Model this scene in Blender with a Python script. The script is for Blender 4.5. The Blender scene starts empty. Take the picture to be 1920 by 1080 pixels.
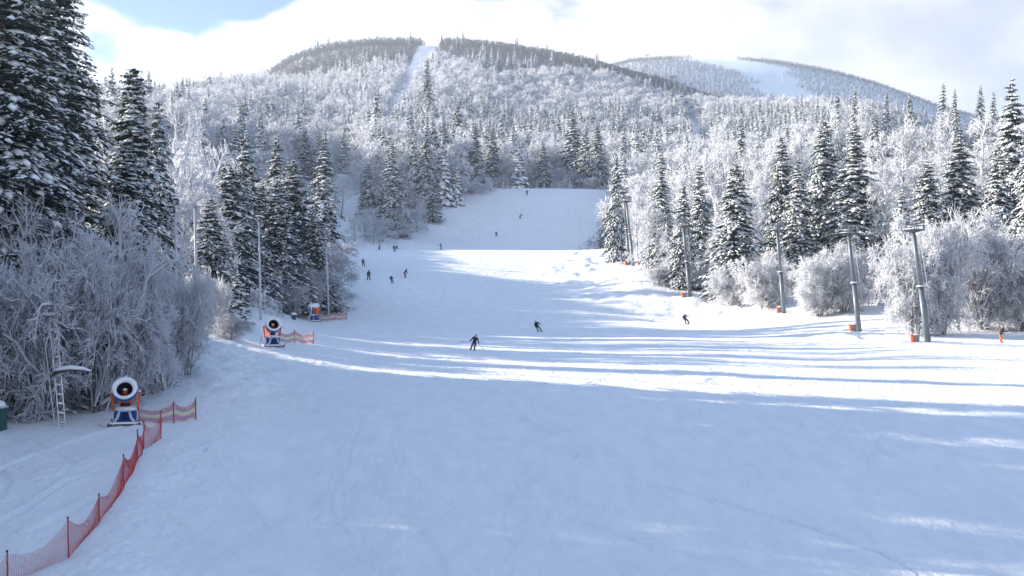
import bpy, math, random
import numpy as np
from mathutils import Vector, Matrix
R = math.radians
F = 2058.0                      # focal length of the photograph in pixels (1920 wide)
rng = np.random.default_rng(7)
random.seed(7)
scene = bpy.context.scene
COL = scene.collection

SUN_AZ, SUN_EL = 70.0, 16.2     # degrees to the left of the view direction, elevation
# ------------------------------------------------------------------ noise
def _h(ix, iy, s):
    n = (ix.astype(np.int64)*374761393 + iy.astype(np.int64)*668265263 + s*982451653) & 0x7fffffff
    n = ((n ^ (n >> 13))*1274126177) & 0x7fffffff
    n = (n ^ (n >> 16)) & 0xffff
    return n/65535.0*2-1
def vnoise(x, y, s=0):
    x = np.asarray(x, float); y = np.asarray(y, float)
    ix = np.floor(x); iy = np.floor(y); fx = x-ix; fy = y-iy
    fx = fx*fx*fx*(fx*(fx*6-15)+10); fy = fy*fy*fy*(fy*(fy*6-15)+10)
    a = _h(ix, iy, s); b = _h(ix+1, iy, s); c = _h(ix, iy+1, s); d = _h(ix+1, iy+1, s)
    return (a*(1-fx)+b*fx)*(1-fy)+(c*(1-fx)+d*fx)*fy
def fbm(x, y, s=0, o=4):
    r = 0; a = 1.0; t = 0
    for k in range(o):
        r = r+a*vnoise(x*2**k+k*17.3, y*2**k-k*9.1, s+k); t += a; a *= .5
    return r/t
# ------------------------------------------------------------------ terrain (heights are relative to the camera's eye)
NEAR = [(4, -11.2), (20, -10.6), (38, -10.0), (60, -7.9)]
COLS = {
 -1500: [(4,-9),(40,-7),(80,0),(120,8),(200,24),(300,45),(500,90),(800,130),(1400,170),(2600,200)],
 -700: [(4,-9.5),(40,-8),(60,-6.5),(80,-5),(120,0),(200,8),(300,24),(500,78),(800,120),(1400,170),(2600,200)],
 -200: [(4,-10.5),(20,-9.8),(36,-8.9),(50,-7.8),(60,-7.4),(70,-7),(90,-4.5),(150,1),(200,8),(300,26),(500,76),(650,100),(800,122),(1400,170),(2600,180)],
 0: [(4,-11),(20,-10.2),(36,-9.1),(50,-7.9),(60,-7.5),(68,-7.4),(80,-6.5),(100,-4),(150,4),(200,13),(300,32),(500,76),(650,100),(800,122),(1000,135),(1400,170),(2600,180)],
 200: [(4,-11),(20,-10.4),(36,-9.2),(53,-7.6),(60,-7.45),(70,-6.6),(90,-3.6),(150,3),(200,12),(300,32),(380,51),(500,77),(650,100),(800,124),(1000,138),(1400,175),(2600,190)],
 400: [(4,-11),(20,-10.5),(38,-9.65),(53,-7.9),(62,-6.9),(75,-5.5),(90,-4.3),(105,-2.9),(130,-1.8),(180,4),(300,26),(380,46),(500,69),(700,110),(850,148),(1000,157),(1200,175),(1400,205),(2600,200)],
 480: [(4,-11.1),(20,-10.55),(38,-9.8),(53,-8.2),(62,-7.3),(75,-6.25),(90,-5.2),(100,-4.9),(107,-3.6),(113,-2.8),(130,-1.8),(160,0),(200,6),(300,25),(380,43),(500,62),(700,112),(850,152),(1000,175),(1200,205),(1400,256),(1500,262),(2600,200)],
 550: NEAR+[(80,-6.3),(100,-5.2),(125,-4.7),(148,-4.5),(165,-1.5),(200,5),(300,21),(380,38),(450,48),(600,78),(900,156),(1200,236),(1400,290),(1500,295),(1700,270),(2600,200)],
 620: NEAR+[(80,-6.5),(100,-5.6),(130,-4.9),(155,-3.9),(175,-.5),(200,2.5),(235,6),(262,9),(280,10.5),(320,18),(400,37),(450,48),(600,80),(900,160),(1200,243),(1400,301),(1500,306),(1700,276),(2600,200)],
 700: NEAR+[(80,-6.7),(109,-6.0),(135,-5.3),(160,-3.4),(185,1.0),(225,4.6),(262,9.1),(275,9.2),(290,12),(310,16),(330,22),(380,36),(450,50),(600,82),(900,165),(1200,250),(1400,307),(1500,312),(1700,280),(2600,200)],
 860: NEAR+[(80,-6.9),(109,-6.2),(135,-5.7),(158,-4.6),(185,-.6),(225,4.4),(262,9.1),(272,9.2),(285,8.8),(300,10.8),(318,14),(340,23),(370,32),(400,38),(450,48),(600,78),(900,166),(1200,252),(1400,307),(1500,315),(1700,290),(2600,210)],
 960: NEAR+[(80,-6.9),(109,-6.3),(135,-6.0),(155,-5.7),(180,-3),(220,3),(262,9.0),(272,9.1),(285,8.5),(300,10),(325,15.8),(345,22.6),(370,32.2),(380,34.5),(400,36),(450,45),(600,75),(800,130),(1000,190),(1200,250),(1400,298),(1500,304),(1700,285),(2600,220)],
 1130: NEAR+[(80,-7.0),(109,-6.3),(135,-5.9),(160,-5.0),(180,-2.5),(200,.8),(230,5),(258,8.8),(270,9),(285,8.5),(305,10.4),(340,21),(370,32),(385,34.8),(400,36),(450,45),(600,74),(800,125),(1000,180),(1200,236),(1400,272),(1500,274),(1800,330),(2200,440),(2400,450),(3000,340)],
 1200: NEAR+[(80,-7.0),(109,-6.2),(150,-5.4),(170,-4),(180,-1.6),(196,2.2),(214,4.7),(230,6.3),(260,10.3),(300,13),(350,24),(400,36),(600,70),(800,122),(1000,172),(1200,225),(1400,252),(1500,252),(1800,325),(2200,452),(2400,458),(3000,350)],
 1300: NEAR+[(80,-7.0),(109,-6.1),(150,-5.5),(165,-4.5),(179,-1.6),(200,1),(250,8),(300,17),(400,36),(600,72),(800,120),(1000,162),(1200,208),(1400,238),(1500,236),(1800,310),(2200,455),(2400,458),(3000,350)],
 1400: NEAR+[(80,-7.0),(109,-6.1),(140,-5.6),(155,-4.5),(166,-2.7),(190,.6),(240,8.5),(300,20),(400,36),(600,66),(800,118),(1000,158),(1200,182),(1400,208),(1800,300),(2200,452),(2400,455),(3000,345)],
 1470: NEAR+[(80,-7.0),(109,-6.1),(130,-5.5),(145,-4.6),(154,-3.6),(180,.5),(230,9),(300,22),(400,38),(500,52),(800,118),(950,148),(1100,150),(1400,180),(1800,290),(2200,443),(2400,440),(3000,330)],
 1612: NEAR+[(80,-7.0),(100,-6.2),(115,-5.7),(127,-4.95),(145,-3),(180,3),(230,12),(300,27),(360,36),(500,53),(800,122),(900,138),(1000,140),(1400,145),(1800,250),(2200,414),(2400,405),(3000,310)],
 1740: NEAR+[(80,-7.0),(100,-5.8),(110,-5.35),(118,-5.3),(130,-4.2),(160,0),(220,12),(300,31),(350,38),(450,46),(600,66),(800,108),(900,124),(1000,126),(1400,130),(1800,200),(2200,366),(2400,355),(3000,300)],
 1920: NEAR+[(80,-6.9),(105,-5.6),(112,-5.6),(125,-5),(160,1),(220,14),(300,33),(350,41),(420,46),(600,56),(800,90),(1000,105),(1400,120),(2200,310),(2600,300)],
 2400: NEAR+[(80,-6.7),(105,-5),(160,3),(220,16),(300,36),(350,44),(600,60),(1000,105),(1400,120),(2600,250)],
 3600: NEAR+[(80,-6),(105,-4),(160,6),(220,20),(300,38),(600,66),(1400,120),(2600,230)],
}
def pchip(xs, ys, q):
    xs = np.array(xs, float); ys = np.array(ys, float); h = np.diff(xs); dl = np.diff(ys)/h
    m = np.zeros(len(xs)); m[0] = dl[0]; m[-1] = dl[-1]
    for i in range(1, len(xs)-1):
        if dl[i-1]*dl[i] > 0:
            w1 = 2*h[i]+h[i-1]; w2 = h[i]+2*h[i-1]; m[i] = (w1+w2)/(w1/dl[i-1]+w2/dl[i])
    i = np.clip(np.searchsorted(xs, q)-1, 0, len(h)-1); t = np.clip((q-xs[i])/h[i], 0, 1)
    return (2*t**3-3*t**2+1)*ys[i]+(t**3-2*t**2+t)*h[i]*m[i]+(-2*t**3+3*t**2)*ys[i+1]+(t**3-t**2)*h[i]*m[i+1]
LD = np.linspace(math.log(4), math.log(3000), 700)
PXG = np.arange(-1500, 3601, 20.0)
_k = sorted(COLS); _prof = np.array([pchip([a for a, b in COLS[k]], [b for a, b in COLS[k]], np.exp(LD)) for k in _k])
ZT = np.array([pchip(_k, _prof[:, j], PXG) for j in range(len(LD))]).T
for _ in range(7):
    ZT[1:-1] = (ZT[:-2]+2*ZT[1:-1]+ZT[2:])/4
def base_z(x, y):
    d = np.clip(y, 4, 2999); u = np.clip(x/np.maximum(y, 30)*F+960, -1499, 3599)
    i = (u+1500)/20; j = (np.log(d)-LD[0])/(LD[1]-LD[0])
    i0 = np.clip(i.astype(int), 0, len(PXG)-2); j0 = np.clip(j.astype(int), 0, len(LD)-2); a = i-i0; b = j-j0
    return (ZT[i0, j0]*(1-a)+ZT[i0+1, j0]*a)*(1-b)+(ZT[i0, j0+1]*(1-a)+ZT[i0+1, j0+1]*a)*b
def sstep(a, b, v):
    t = np.clip((v-a)/(b-a), 0, 1); return t*t*(3-2*t)
FENCE_PX = [(-60, 1125), (14, 1098), (128, 1043), (186, 977), (232, 917), (258, 866), (270, 845), (302, 827)]
_FXT = ([36.6, 40, 45, 50, 53], [-16.9, -15.6, -16.0, -17.0, -17.0])
def _fxi(y): return np.interp(y, *_FXT)
FOOT = []      # (x, y, r, depth) small dents, filled below
GROOVES = []   # ((x,y) polyline, width, depth)
def ground_z(x, y):
    x = np.asarray(x, float); y = np.asarray(y, float); sh = x.shape; x = x.ravel(); y = y.ravel()
    z = base_z(x, y); u = x/np.maximum(y, 10)*F+960
    z = z+.10*fbm(x/14, y/14, 3, 3)*sstep(300, 60, y)+.05*fbm(x/3.1, y/5.0, 11, 3)*sstep(200, 40, y)*.6
    z = z+1.6*fbm(x/60, y/60, 5, 4)*sstep(380, 560, y)
    # mogulled sunny hump below the crest
    m = np.exp(-((u-1135)/110)**2)*np.exp(-((y-222)/34)**2)+.8*np.exp(-((u-1330)/130)**2)*np.exp(-((y-168)/14)**2)+.7*np.exp(-((u-1590)/90)**2)*np.exp(-((y-122)/9)**2)
    z = z+m*(.75*fbm(x/3.6, y/5.0, 21, 3)+.5*np.abs(fbm(x/1.7, y/2.6, 23, 2)))
    m = sstep(120, 90, y)*np.exp(-((x-(_fxi(y)+2.6))/1.9)**2)
    z = z+m*(.07*fbm(x/.55, y/.8, 51, 3)+.05*np.abs(fbm(x/.35, y/.5, 53, 2)))
    # rolled and scraped patches of the groomed run
    z = z+.022*fbm(x/.5, y/.9, 65, 2)*sstep(75, 45, y)+.06*fbm(x/1.3, y/2.4, 61, 3)*sstep(-.15, .35, fbm(x/9, y/14, 63, 2))*sstep(190, 120, y)
    # churned snow beside the thicket and the bank under the spruces
    m = np.exp(-((u-450)/95)**2)*np.exp(-((y-77)/15)**2)+.9*np.exp(-((u-655)/45)**2)*np.exp(-((y-168)/13)**2)
    z = z+np.minimum(m, 1)*(.30*fbm(x/1.7, y/2.6, 31, 3)+.22*np.abs(fbm(x/.9, y/1.2, 33, 2)))
    # soft drifts on the untracked snow behind the red net
    m = sstep(330, 120, u)*sstep(62, 52, y)*sstep(28, 36, y)
    z = z+m*.16*fbm(x/2.6, y/3.4, 41, 3)
    for (fx, fy, fr, fd) in FOOT:
        k = (np.abs(x-fx) < fr*3) & (np.abs(y-fy) < fr*4.5)
        if k.any():
            q = ((x[k]-fx)/fr)**2+((y[k]-fy)/(fr*1.5))**2
            z[k] += -fd*np.exp(-q)+.4*fd*np.exp(-(np.sqrt(q)-1.5)**2*3)
    for pts, w, dp in GROOVES:
        P = np.array(pts); lo = P.min(0)-1.5; hi = P.max(0)+1.5
        k = np.where((x > lo[0]) & (x < hi[0]) & (y > lo[1]) & (y < hi[1]))[0]
        if len(k) == 0: continue
        dm = np.full(len(k), 9.0)
        for a, b in zip(P[:-1], P[1:]):
            ab = b-a; t = np.clip(((x[k]-a[0])*ab[0]+(y[k]-a[1])*ab[1])/(ab@ab), 0, 1)
            dm = np.minimum(dm, np.hypot(x[k]-a[0]-t*ab[0], y[k]-a[1]-t*ab[1]))
        z[k] += -dp*np.exp(-(dm/w)**2)+.5*dp*np.exp(-((dm-2.0*w)/w)**2)
    return z.reshape(sh)
def gz(x, y): return float(ground_z(np.array([x]), np.array([y]))[0])
def hit(px, py, dmin=6, dmax=2600):
    """where the line of sight through a photo pixel meets the snow"""
    d = np.exp(np.linspace(math.log(dmin), math.log(dmax), 2600)); x = (px-960)/F*d
    zl = (540-py)/F*d; k = np.argmax(base_z(x, d) >= zl)
    return float(x[k]), float(d[k])
def at(px, d): return (px-960)/F*d, d

# footprints along the piste side of the red net, ski grooves on both sides
_fx = [hit(px, py) for px, py in FENCE_PX]
_FXT = (sorted(p[1] for p in _fx), [p[0] for p in sorted(_fx, key=lambda p: p[1])])
for off, n in ((1.2, 44), (1.55, 40), (2.5, 42), (2.9, 36), (4.0, 16)):
    for k in range(n):
        t = k/n*(len(_fx)-1); i = min(int(t), len(_fx)-2); f = t-i
        ax = _fx[i][0]*(1-f)+_fx[i+1][0]*f; ay = _fx[i][1]*(1-f)+_fx[i+1][1]*f
        FOOT.append((ax+off+random.uniform(-.3, .3), ay+random.uniform(-.3, .3)-.2*off, random.uniform(.10, .17), random.uniform(.04, .10)))
def _groove(pp, w, d): GROOVES.append(([hit(a, b) for a, b in pp], w, d))
_groove([(-40, 905), (20, 870), (90, 845), (190, 812), (240, 800)], .16, .09)
_groove([(-30, 960), (0, 930), (14, 905), (0, 885), (-30, 868)], .16, .10)
_groove([(0, 985), (40, 965), (70, 940), (130, 900), (190, 880)], .14, .08)
_groove([(0, 915), (60, 905), (120, 890), (135, 868), (110, 852), (60, 826)], .12, .06)
_groove([(60, 1000), (130, 960), (180, 930)], .2, .06)
for cx, cy, rx, ry, a0, a1 in ((700, 930, 60, 140, 100, 250), (760, 900, 110, 170, 110, 240), (900, 880, 120, 130, -60, 60), (1130, 900, 70, 60, 130, 230), (640, 980, 90, 150, -50, 50), (1000, 820, 160, 60, 20, 110)):
    _groove([(cx+rx*math.cos(R(a0+(a1-a0)*k/9)), cy-ry*math.sin(R(a0+(a1-a0)*k/9))) for k in range(10)], .07, .04)

for k in range(64):                                     # long carved turns down the run
    d0 = random.uniform(30, 120); x0 = random.uniform(-.26, .42)*d0; amp = random.uniform(.6, 3.5); wl = random.uniform(14, 30); ph = random.uniform(0, 6.3); L = random.uniform(8, 34); dr = random.uniform(-.35, .25)
    GROOVES.append(([(x0+dr*q*L/24+amp*math.sin(q*L/24/wl*6.28+ph), d0+q*L/24) for q in range(25)], random.uniform(.06, .12), random.uniform(.03, .07)))
# ------------------------------------------------------------------ materials
def mat(name): 
    m = bpy.data.materials.new(name); m.use_nodes = True
    return m, m.node_tree, m.node_tree.nodes['Principled BSDF']
def link(nt, a, b): nt.links.new(a, b)
def simple(name, col, rough=.6, metal=0, vary=.12, scale=6, trans=0):
    m, nt, b = mat(name); n = nt.nodes.new('ShaderNodeTexNoise'); n.inputs['Scale'].default_value = scale; n.inputs['Detail'].default_value = 5
    tc = nt.nodes.new('ShaderNodeTexCoord'); link(nt, tc.outputs['Object'], n.inputs['Vector'])
    r = nt.nodes.new('ShaderNodeValToRGB'); e = r.color_ramp.elements
    e[0].position = .3; e[1].position = .7
    e[0].color = (*[c*(1-vary) for c in col], 1); e[1].color = (*[min(1, c*(1+vary)) for c in col], 1)
    link(nt, n.outputs['Fac'], r.inputs['Fac']); link(nt, r.outputs['Color'], b.inputs['Base Color'])
    b.inputs['Roughness'].default_value = rough; b.inputs['Metallic'].default_value = metal
    b.inputs['Specular IOR Level'].default_value = .3
    return m
def snow_ground():
    m, nt, b = mat('snow'); b.inputs['Roughness'].default_value = .65; b.inputs['Specular IOR Level'].default_value = .15
    tc = nt.nodes.new('ShaderNodeTexCoord'); h = None
    for sc, st, dist in (((.5, .4, .5), .8, .22), ((2.2, 1.0, 1), .9, .12), ((8, 4.5, 5), .9, .045), ((30, 24, 30), .8, .014)):
        mp = nt.nodes.new('ShaderNodeMapping'); mp.inputs['Scale'].default_value = sc
        link(nt, tc.outputs['Object'], mp.inputs['Vector'])
        n = nt.nodes.new('ShaderNodeTexNoise'); n.inputs['Scale'].default_value = 1; n.inputs['Detail'].default_value = 4; n.inputs['Roughness'].default_value = .6
        link(nt, mp.outputs['Vector'], n.inputs['Vector'])
        bp = nt.nodes.new('ShaderNodeBump'); bp.inputs['Strength'].default_value = st; bp.inputs['Distance'].default_value = dist
        link(nt, n.outputs['Fac'], bp.inputs['Height'])
        if h is not None: link(nt, h, bp.inputs['Normal'])
        h = bp.outputs['Normal']
    # fine curved scratches of ski edges
    mp = nt.nodes.new('ShaderNodeMapping'); mp.inputs['Scale'].default_value = (1.5, .28, .3); mp.inputs['Rotation'].default_value = (0, 0, .15)
    link(nt, tc.outputs['Object'], mp.inputs['Vector'])
    w = nt.nodes.new('ShaderNodeTexWave'); w.inputs['Scale'].default_value = .9; w.inputs['Distortion'].default_value = 14; w.inputs['Detail'].default_value = 4; w.inputs['Detail Scale'].default_value = .6
    link(nt, mp.outputs['Vector'], w.inputs['Vector'])
    bp = nt.nodes.new('ShaderNodeBump'); bp.inputs['Strength'].default_value = .05; bp.inputs['Distance'].default_value = .02
    link(nt, w.outputs['Fac'], bp.inputs['Height']); link(nt, h, bp.inputs['Normal']); h = bp.outputs['Normal']
    link(nt, h, b.inputs['Normal'])
    mp2 = nt.nodes.new('ShaderNodeMapping'); mp2.inputs['Scale'].default_value = (1.5, .55, 1); mp2.inputs['Rotation'].default_value = (0, 0, .25); link(nt, tc.outputs['Object'], mp2.inputs['Vector'])
    n = nt.nodes.new('ShaderNodeTexNoise'); n.inputs['Scale'].default_value = .6; n.inputs['Detail'].default_value = 9; n.inputs['Roughness'].default_value = .68
    link(nt, mp2.outputs['Vector'], n.inputs['Vector'])
    r = nt.nodes.new('ShaderNodeValToRGB'); e = r.color_ramp.elements
    e[0].position = .34; e[1].position = .66; e[0].color = (.81, .815, .83, 1); e[1].color = (.895, .90, .905, 1)
    link(nt, n.outputs['Fac'], r.inputs['Fac']); link(nt, r.outputs['Color'], b.inputs['Base Color'])
    return m
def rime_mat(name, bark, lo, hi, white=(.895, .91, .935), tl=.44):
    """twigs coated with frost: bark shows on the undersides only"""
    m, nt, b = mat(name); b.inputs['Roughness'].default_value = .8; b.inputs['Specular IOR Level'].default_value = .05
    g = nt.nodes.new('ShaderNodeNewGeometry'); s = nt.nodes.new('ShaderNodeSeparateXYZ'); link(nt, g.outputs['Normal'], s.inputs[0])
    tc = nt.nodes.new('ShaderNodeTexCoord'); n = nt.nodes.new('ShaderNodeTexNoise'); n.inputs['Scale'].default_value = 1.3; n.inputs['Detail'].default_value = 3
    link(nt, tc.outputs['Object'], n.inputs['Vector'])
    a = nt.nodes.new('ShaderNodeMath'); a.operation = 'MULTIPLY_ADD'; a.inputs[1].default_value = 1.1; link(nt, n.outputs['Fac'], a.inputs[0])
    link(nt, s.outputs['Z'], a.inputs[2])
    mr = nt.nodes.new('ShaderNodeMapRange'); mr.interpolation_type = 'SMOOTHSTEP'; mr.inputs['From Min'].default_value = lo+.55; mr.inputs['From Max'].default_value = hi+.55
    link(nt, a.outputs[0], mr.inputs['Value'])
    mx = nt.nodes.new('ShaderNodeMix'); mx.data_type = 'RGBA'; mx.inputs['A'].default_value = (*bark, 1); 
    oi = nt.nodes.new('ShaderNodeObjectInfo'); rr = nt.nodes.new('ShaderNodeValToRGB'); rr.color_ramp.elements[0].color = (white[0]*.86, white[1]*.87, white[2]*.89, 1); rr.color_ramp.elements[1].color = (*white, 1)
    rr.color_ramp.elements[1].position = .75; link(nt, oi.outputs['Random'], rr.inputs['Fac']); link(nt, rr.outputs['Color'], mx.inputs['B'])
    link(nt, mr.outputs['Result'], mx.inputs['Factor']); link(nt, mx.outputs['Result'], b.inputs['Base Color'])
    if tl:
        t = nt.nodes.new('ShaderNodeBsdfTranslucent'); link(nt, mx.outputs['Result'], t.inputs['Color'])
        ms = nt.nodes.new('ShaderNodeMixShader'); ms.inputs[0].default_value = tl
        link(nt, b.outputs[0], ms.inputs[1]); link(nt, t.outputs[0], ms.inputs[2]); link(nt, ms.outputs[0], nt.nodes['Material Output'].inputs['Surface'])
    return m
M = {}
M['ground'] = snow_ground()
M['snow'] = simple('fresh_snow', (.85, .865, .89), .8, vary=.03)
M['needles'] = simple('needles', (.028, .050, .040), .7, vary=.45, scale=2.5)
M['needles_frosted'] = simple('needles_frosted', (.10, .135, .135), .8, vary=.4, scale=2.5)
M['bark'] = simple('bark', (.09, .07, .058), .9, vary=.4, scale=9)
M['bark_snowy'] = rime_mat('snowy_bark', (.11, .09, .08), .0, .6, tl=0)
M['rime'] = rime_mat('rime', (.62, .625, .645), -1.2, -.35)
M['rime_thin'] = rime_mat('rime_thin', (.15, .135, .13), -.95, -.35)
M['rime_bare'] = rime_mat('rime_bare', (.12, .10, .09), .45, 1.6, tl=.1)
M['orange'] = simple('orange_paint', (.75, .12, .02), .4, vary=.12)
M['blue'] = simple('blue_paint', (.02, .07, .30), .4, vary=.15)
M['black'] = simple('black_rubber', (.02, .02, .022), .6)
M['steel'] = simple('galvanised_steel', (.15, .175, .20), .5, .3, vary=.12, scale=3)
M['dark_steel'] = simple('dark_steel', (.08, .09, .10), .5, .5)
M['pole'] = simple('frosted_pole', (.52, .55, .60), .6, vary=.1)
M['glass'] = simple('lamp_glass', (.35, .38, .40), .15)
M['pad'] = simple('orange_pad', (.90, .16, .04), .6, vary=.08)
M['pad_grey'] = simple('grey_pad', (.22, .25, .28), .7)
M['net_red'] = simple('red_net', (.50, .055, .06), .7, vary=.2)
M['pole_red'] = simple('red_pole', (.36, .03, .045), .5, vary=.15)
M['wood'] = simple('grey_wood', (.22, .19, .165), .9, vary=.3)
M['green_box'] = simple('green_box', (.03, .10, .09), .5)
M['red_small'] = simple('red_cloth', (.45, .03, .04), .7)
def banner_mat():
    m, nt, b = mat('banner_mesh'); tc = nt.nodes.new('ShaderNodeTexCoord'); s = nt.nodes.new('ShaderNodeSeparateXYZ')
    link(nt, tc.outputs['UV'], s.inputs[0])
    r = nt.nodes.new('ShaderNodeValToRGB'); r.color_ramp.interpolation = 'CONSTANT'; e = r.color_ramp.elements
    pk = (.52, .20, .30, 1); ye = (.72, .66, .32, 1)
    e[0].position = 0; e[0].color = (.62, .45, .12, 1); e[1].position = .06; e[1].color = pk
    for p, c in ((.36, ye), (.62, pk), (.93, (.62, .45, .05, 1))):
        q = e.new(p); q.color = c
    link(nt, s.outputs['Y'], r.inputs['Fac'])
    n = nt.nodes.new('ShaderNodeTexNoise'); n.inputs['Scale'].default_value = 9; n.inputs['Detail'].default_value = 6; link(nt, tc.outputs['Object'], n.inputs['Vector'])
    mx = nt.nodes.new('ShaderNodeMix'); mx.data_type = 'RGBA'; mx.inputs['B'].default_value = (.75, .76, .8, 1)
    mr = nt.nodes.new('ShaderNodeMapRange'); mr.inputs['From Min'].default_value = .5; mr.inputs['From Max'].default_value = .75; mr.inputs['To Max'].default_value = .6
    link(nt, n.outputs['Fac'], mr.inputs['Value']); link(nt, mr.outputs['Result'], mx.inputs['Factor']); link(nt, r.outputs['Color'], mx.inputs['A'])
    link(nt, mx.outputs['Result'], b.inputs['Base Color']); b.inputs['Roughness'].default_value = .8
    t = nt.nodes.new('ShaderNodeBsdfTranslucent'); link(nt, mx.outputs['Result'], t.inputs['Color'])
    tr = nt.nodes.new('ShaderNodeBsdfTransparent'); ms = nt.nodes.new('ShaderNodeMixShader'); ms.inputs[0].default_value = .35
    m2 = nt.nodes.new('ShaderNodeMixShader'); m2.inputs[0].default_value = .22
    link(nt, b.outputs[0], ms.inputs[1]); link(nt, t.outputs[0], ms.inputs[2]); link(nt, ms.outputs[0], m2.inputs[1]); link(nt, tr.outputs[0], m2.inputs[2])
    link(nt, m2.outputs[0], nt.nodes['Material Output'].inputs['Surface'])
    return m
M['banner'] = banner_mat()

# ------------------------------------------------------------------ mesh helpers
def raw_mesh(name, V, faces, mats, mi=None, smooth=None):
    """faces: list of (n,k) integer arrays"""
    V = np.asarray(V, np.float32); me = bpy.data.meshes.new(name)
    faces = [np.asarray(f, np.int32) for f in faces if len(f)]
    tot = np.concatenate([np.full(len(f), f.shape[1]) for f in faces]); loops = np.concatenate([f.ravel() for f in faces])
    me.vertices.add(len(V)); me.vertices.foreach_set('co', V.ravel())
    me.loops.add(len(loops)); me.loops.foreach_set('vertex_index', loops)
    me.polygons.add(len(tot)); st = np.concatenate([[0], np.cumsum(tot)[:-1]])
    me.polygons.foreach_set('loop_start', st.astype(np.int32)); me.polygons.foreach_set('loop_total', tot.astype(np.int32))
    for m in mats: me.materials.append(m)
    if mi is not None: me.polygons.foreach_set('material_index', np.asarray(mi, np.int32))
    if smooth is not None:
        me.polygons.foreach_set('use_smooth', np.broadcast_to(np.asarray(smooth, bool), (len(tot),)).copy())
    me.update(calc_edges=True); me.validate(); return me
class MB:
    def __init__(s): s.V = []; s.Fq = []; s.m = []; s.sm = []
    def add(s, vs, fs, mi=0, smooth=False):
        o = len(s.V); s.V += [tuple(v) for v in vs]
        for f in fs: s.Fq.append([i+o for i in f]); s.m.append(mi); s.sm.append(smooth)
    def box(s, c, size, mi=0, rot=None, bev=0.0):
        x, y, z = (a/2 for a in size); b = min(bev, x*.9, y*.9, z*.9)
        if b > 0:
            vs = []; 
            for sz in (-1, 1):
                for inset in ((1, 0) if sz < 0 else (0, 1)):
                    zz = sz*(z if inset else z-b)
                    xx, yy = (x-b, y-b) if inset else (x, y); c2 = b if not inset else b*.6
                    vs += [(-xx+c2, -yy, zz), (xx-c2, -yy, zz), (xx, -yy+c2, zz), (xx, yy-c2, zz), (xx-c2, yy, zz), (-xx+c2, yy, zz), (-xx, yy-c2, zz), (-xx, -yy+c2, zz)]
            fs = [list(range(7, -1, -1)), list(range(24, 32))]
            for r in range(3):
                for k in range(8): fs.append([r*8+k, r*8+(k+1) % 8, r*8+8+(k+1) % 8, r*8+8+k])
        else:
            vs = [(a*x, b_*y, d*z) for d in (-1, 1) for a, b_ in ((-1, -1), (1, -1), (1, 1), (-1, 1))]
            fs = [[3, 2, 1, 0], [4, 5, 6, 7]]+[[k, (k+1) % 4, 4+(k+1) % 4, 4+k] for k in range(4)]
        M3 = rot or Matrix.Identity(3); s.add([M3@Vector(v)+Vector(c) for v in vs], fs, mi)
    def tube(s, pts, rad, n=8, mi=0, caps=True, smooth=True):
        pts = [Vector(p) for p in pts]; rad = [rad]*len(pts) if np.isscalar(rad) else rad; vs = []; ref = None
        for i, p in enumerate(pts):
            t = (pts[min(i+1, len(pts)-1)]-pts[max(i-1, 0)]).normalized()
            if ref is None: ref = Vector((0, 0, 1)) if abs(t.z) < .9 else Vector((1, 0, 0))
            a = (ref-t*ref.dot(t)).normalized(); b = t.cross(a); ref = a
            vs += [p+(a*math.cos(2*math.pi*k/n)+b*math.sin(2*math.pi*k/n))*rad[i] for k in range(n)]
        fs = [[i*n+k, i*n+(k+1) % n, (i+1)*n+(k+1) % n, (i+1)*n+k] for i in range(len(pts)-1) for k in range(n)]
        s.add(vs, fs, mi, smooth)
        if caps:
            o = len(s.V)-len(vs)
            for f in (list(range(n-1, -1, -1)), [(len(pts)-1)*n+k for k in range(n)]): s.Fq.append([o+i for i in f]); s.m.append(mi); s.sm.append(False)
    def lathe(s, prof, c, axis, n=20, mi=0, smooth=True):
        """prof: (distance along axis, radius)"""
        ax = Vector(axis).normalized(); a = ax.orthogonal().normalized(); b = ax.cross(a); vs = []
        for h, r in prof: vs += [Vector(c)+ax*h+(a*math.cos(2*math.pi*k/n)+b*math.sin(2*math.pi*k/n))*r for k in range(n)]
        s.add(vs, [[i*n+k, i*n+(k+1) % n, (i+1)*n+(k+1) % n, (i+1)*n+k] for i in range(len(prof)-1) for k in range(n)], mi, smooth)
    def blob(s, c, size, seed=0, mi=0, nu=12, nv=7, flat=True):
        r = random.Random(seed); vs = []; ph = [r.uniform(0, 6.28) for _ in range(4)]
        for j in range(nv+1):
            th = math.pi*j/nv
            for i in range(nu):
                a = 2*math.pi*i/nu; k = 1+.12*math.sin(2*a+ph[0])+.08*math.sin(3*a+ph[1]+th*2)+.06*math.sin(5*a+ph[2])
                z = math.cos(th); z = z if (z > 0 or not flat) else z*.25
                vs.append((c[0]+size[0]*math.sin(th)*math.cos(a)*k, c[1]+size[1]*math.sin(th)*math.sin(a)*k, c[2]+size[2]*z))
        s.add(vs, [[(j+1)*nu+i, (j+1)*nu+(i+1) % nu, j*nu+(i+1) % nu, j*nu+i] for j in range(nv) for i in range(nu)], mi, True)
    def build(s, name, mats, parent=None):
        me = bpy.data.meshes.new(name); me.from_pydata(s.V, [], s.Fq)
        for m in (mats if isinstance(mats, list) else [mats]): me.materials.append(m)
        me.polygons.foreach_set('material_index', s.m); me.polygons.foreach_set('use_smooth', s.sm); me.update()
        return put(name, me, parent)
def put(name, me, parent=None):
    o = bpy.data.objects.new(name, me); COL.objects.link(o)
    if parent: o.parent = parent
    return o
def tag(o, label=None, cat=None, group=None, kind=None):
    for k, v in (('label', label), ('category', cat), ('group', group), ('kind', kind)):
        if v: o[k] = v
    return o
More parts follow.
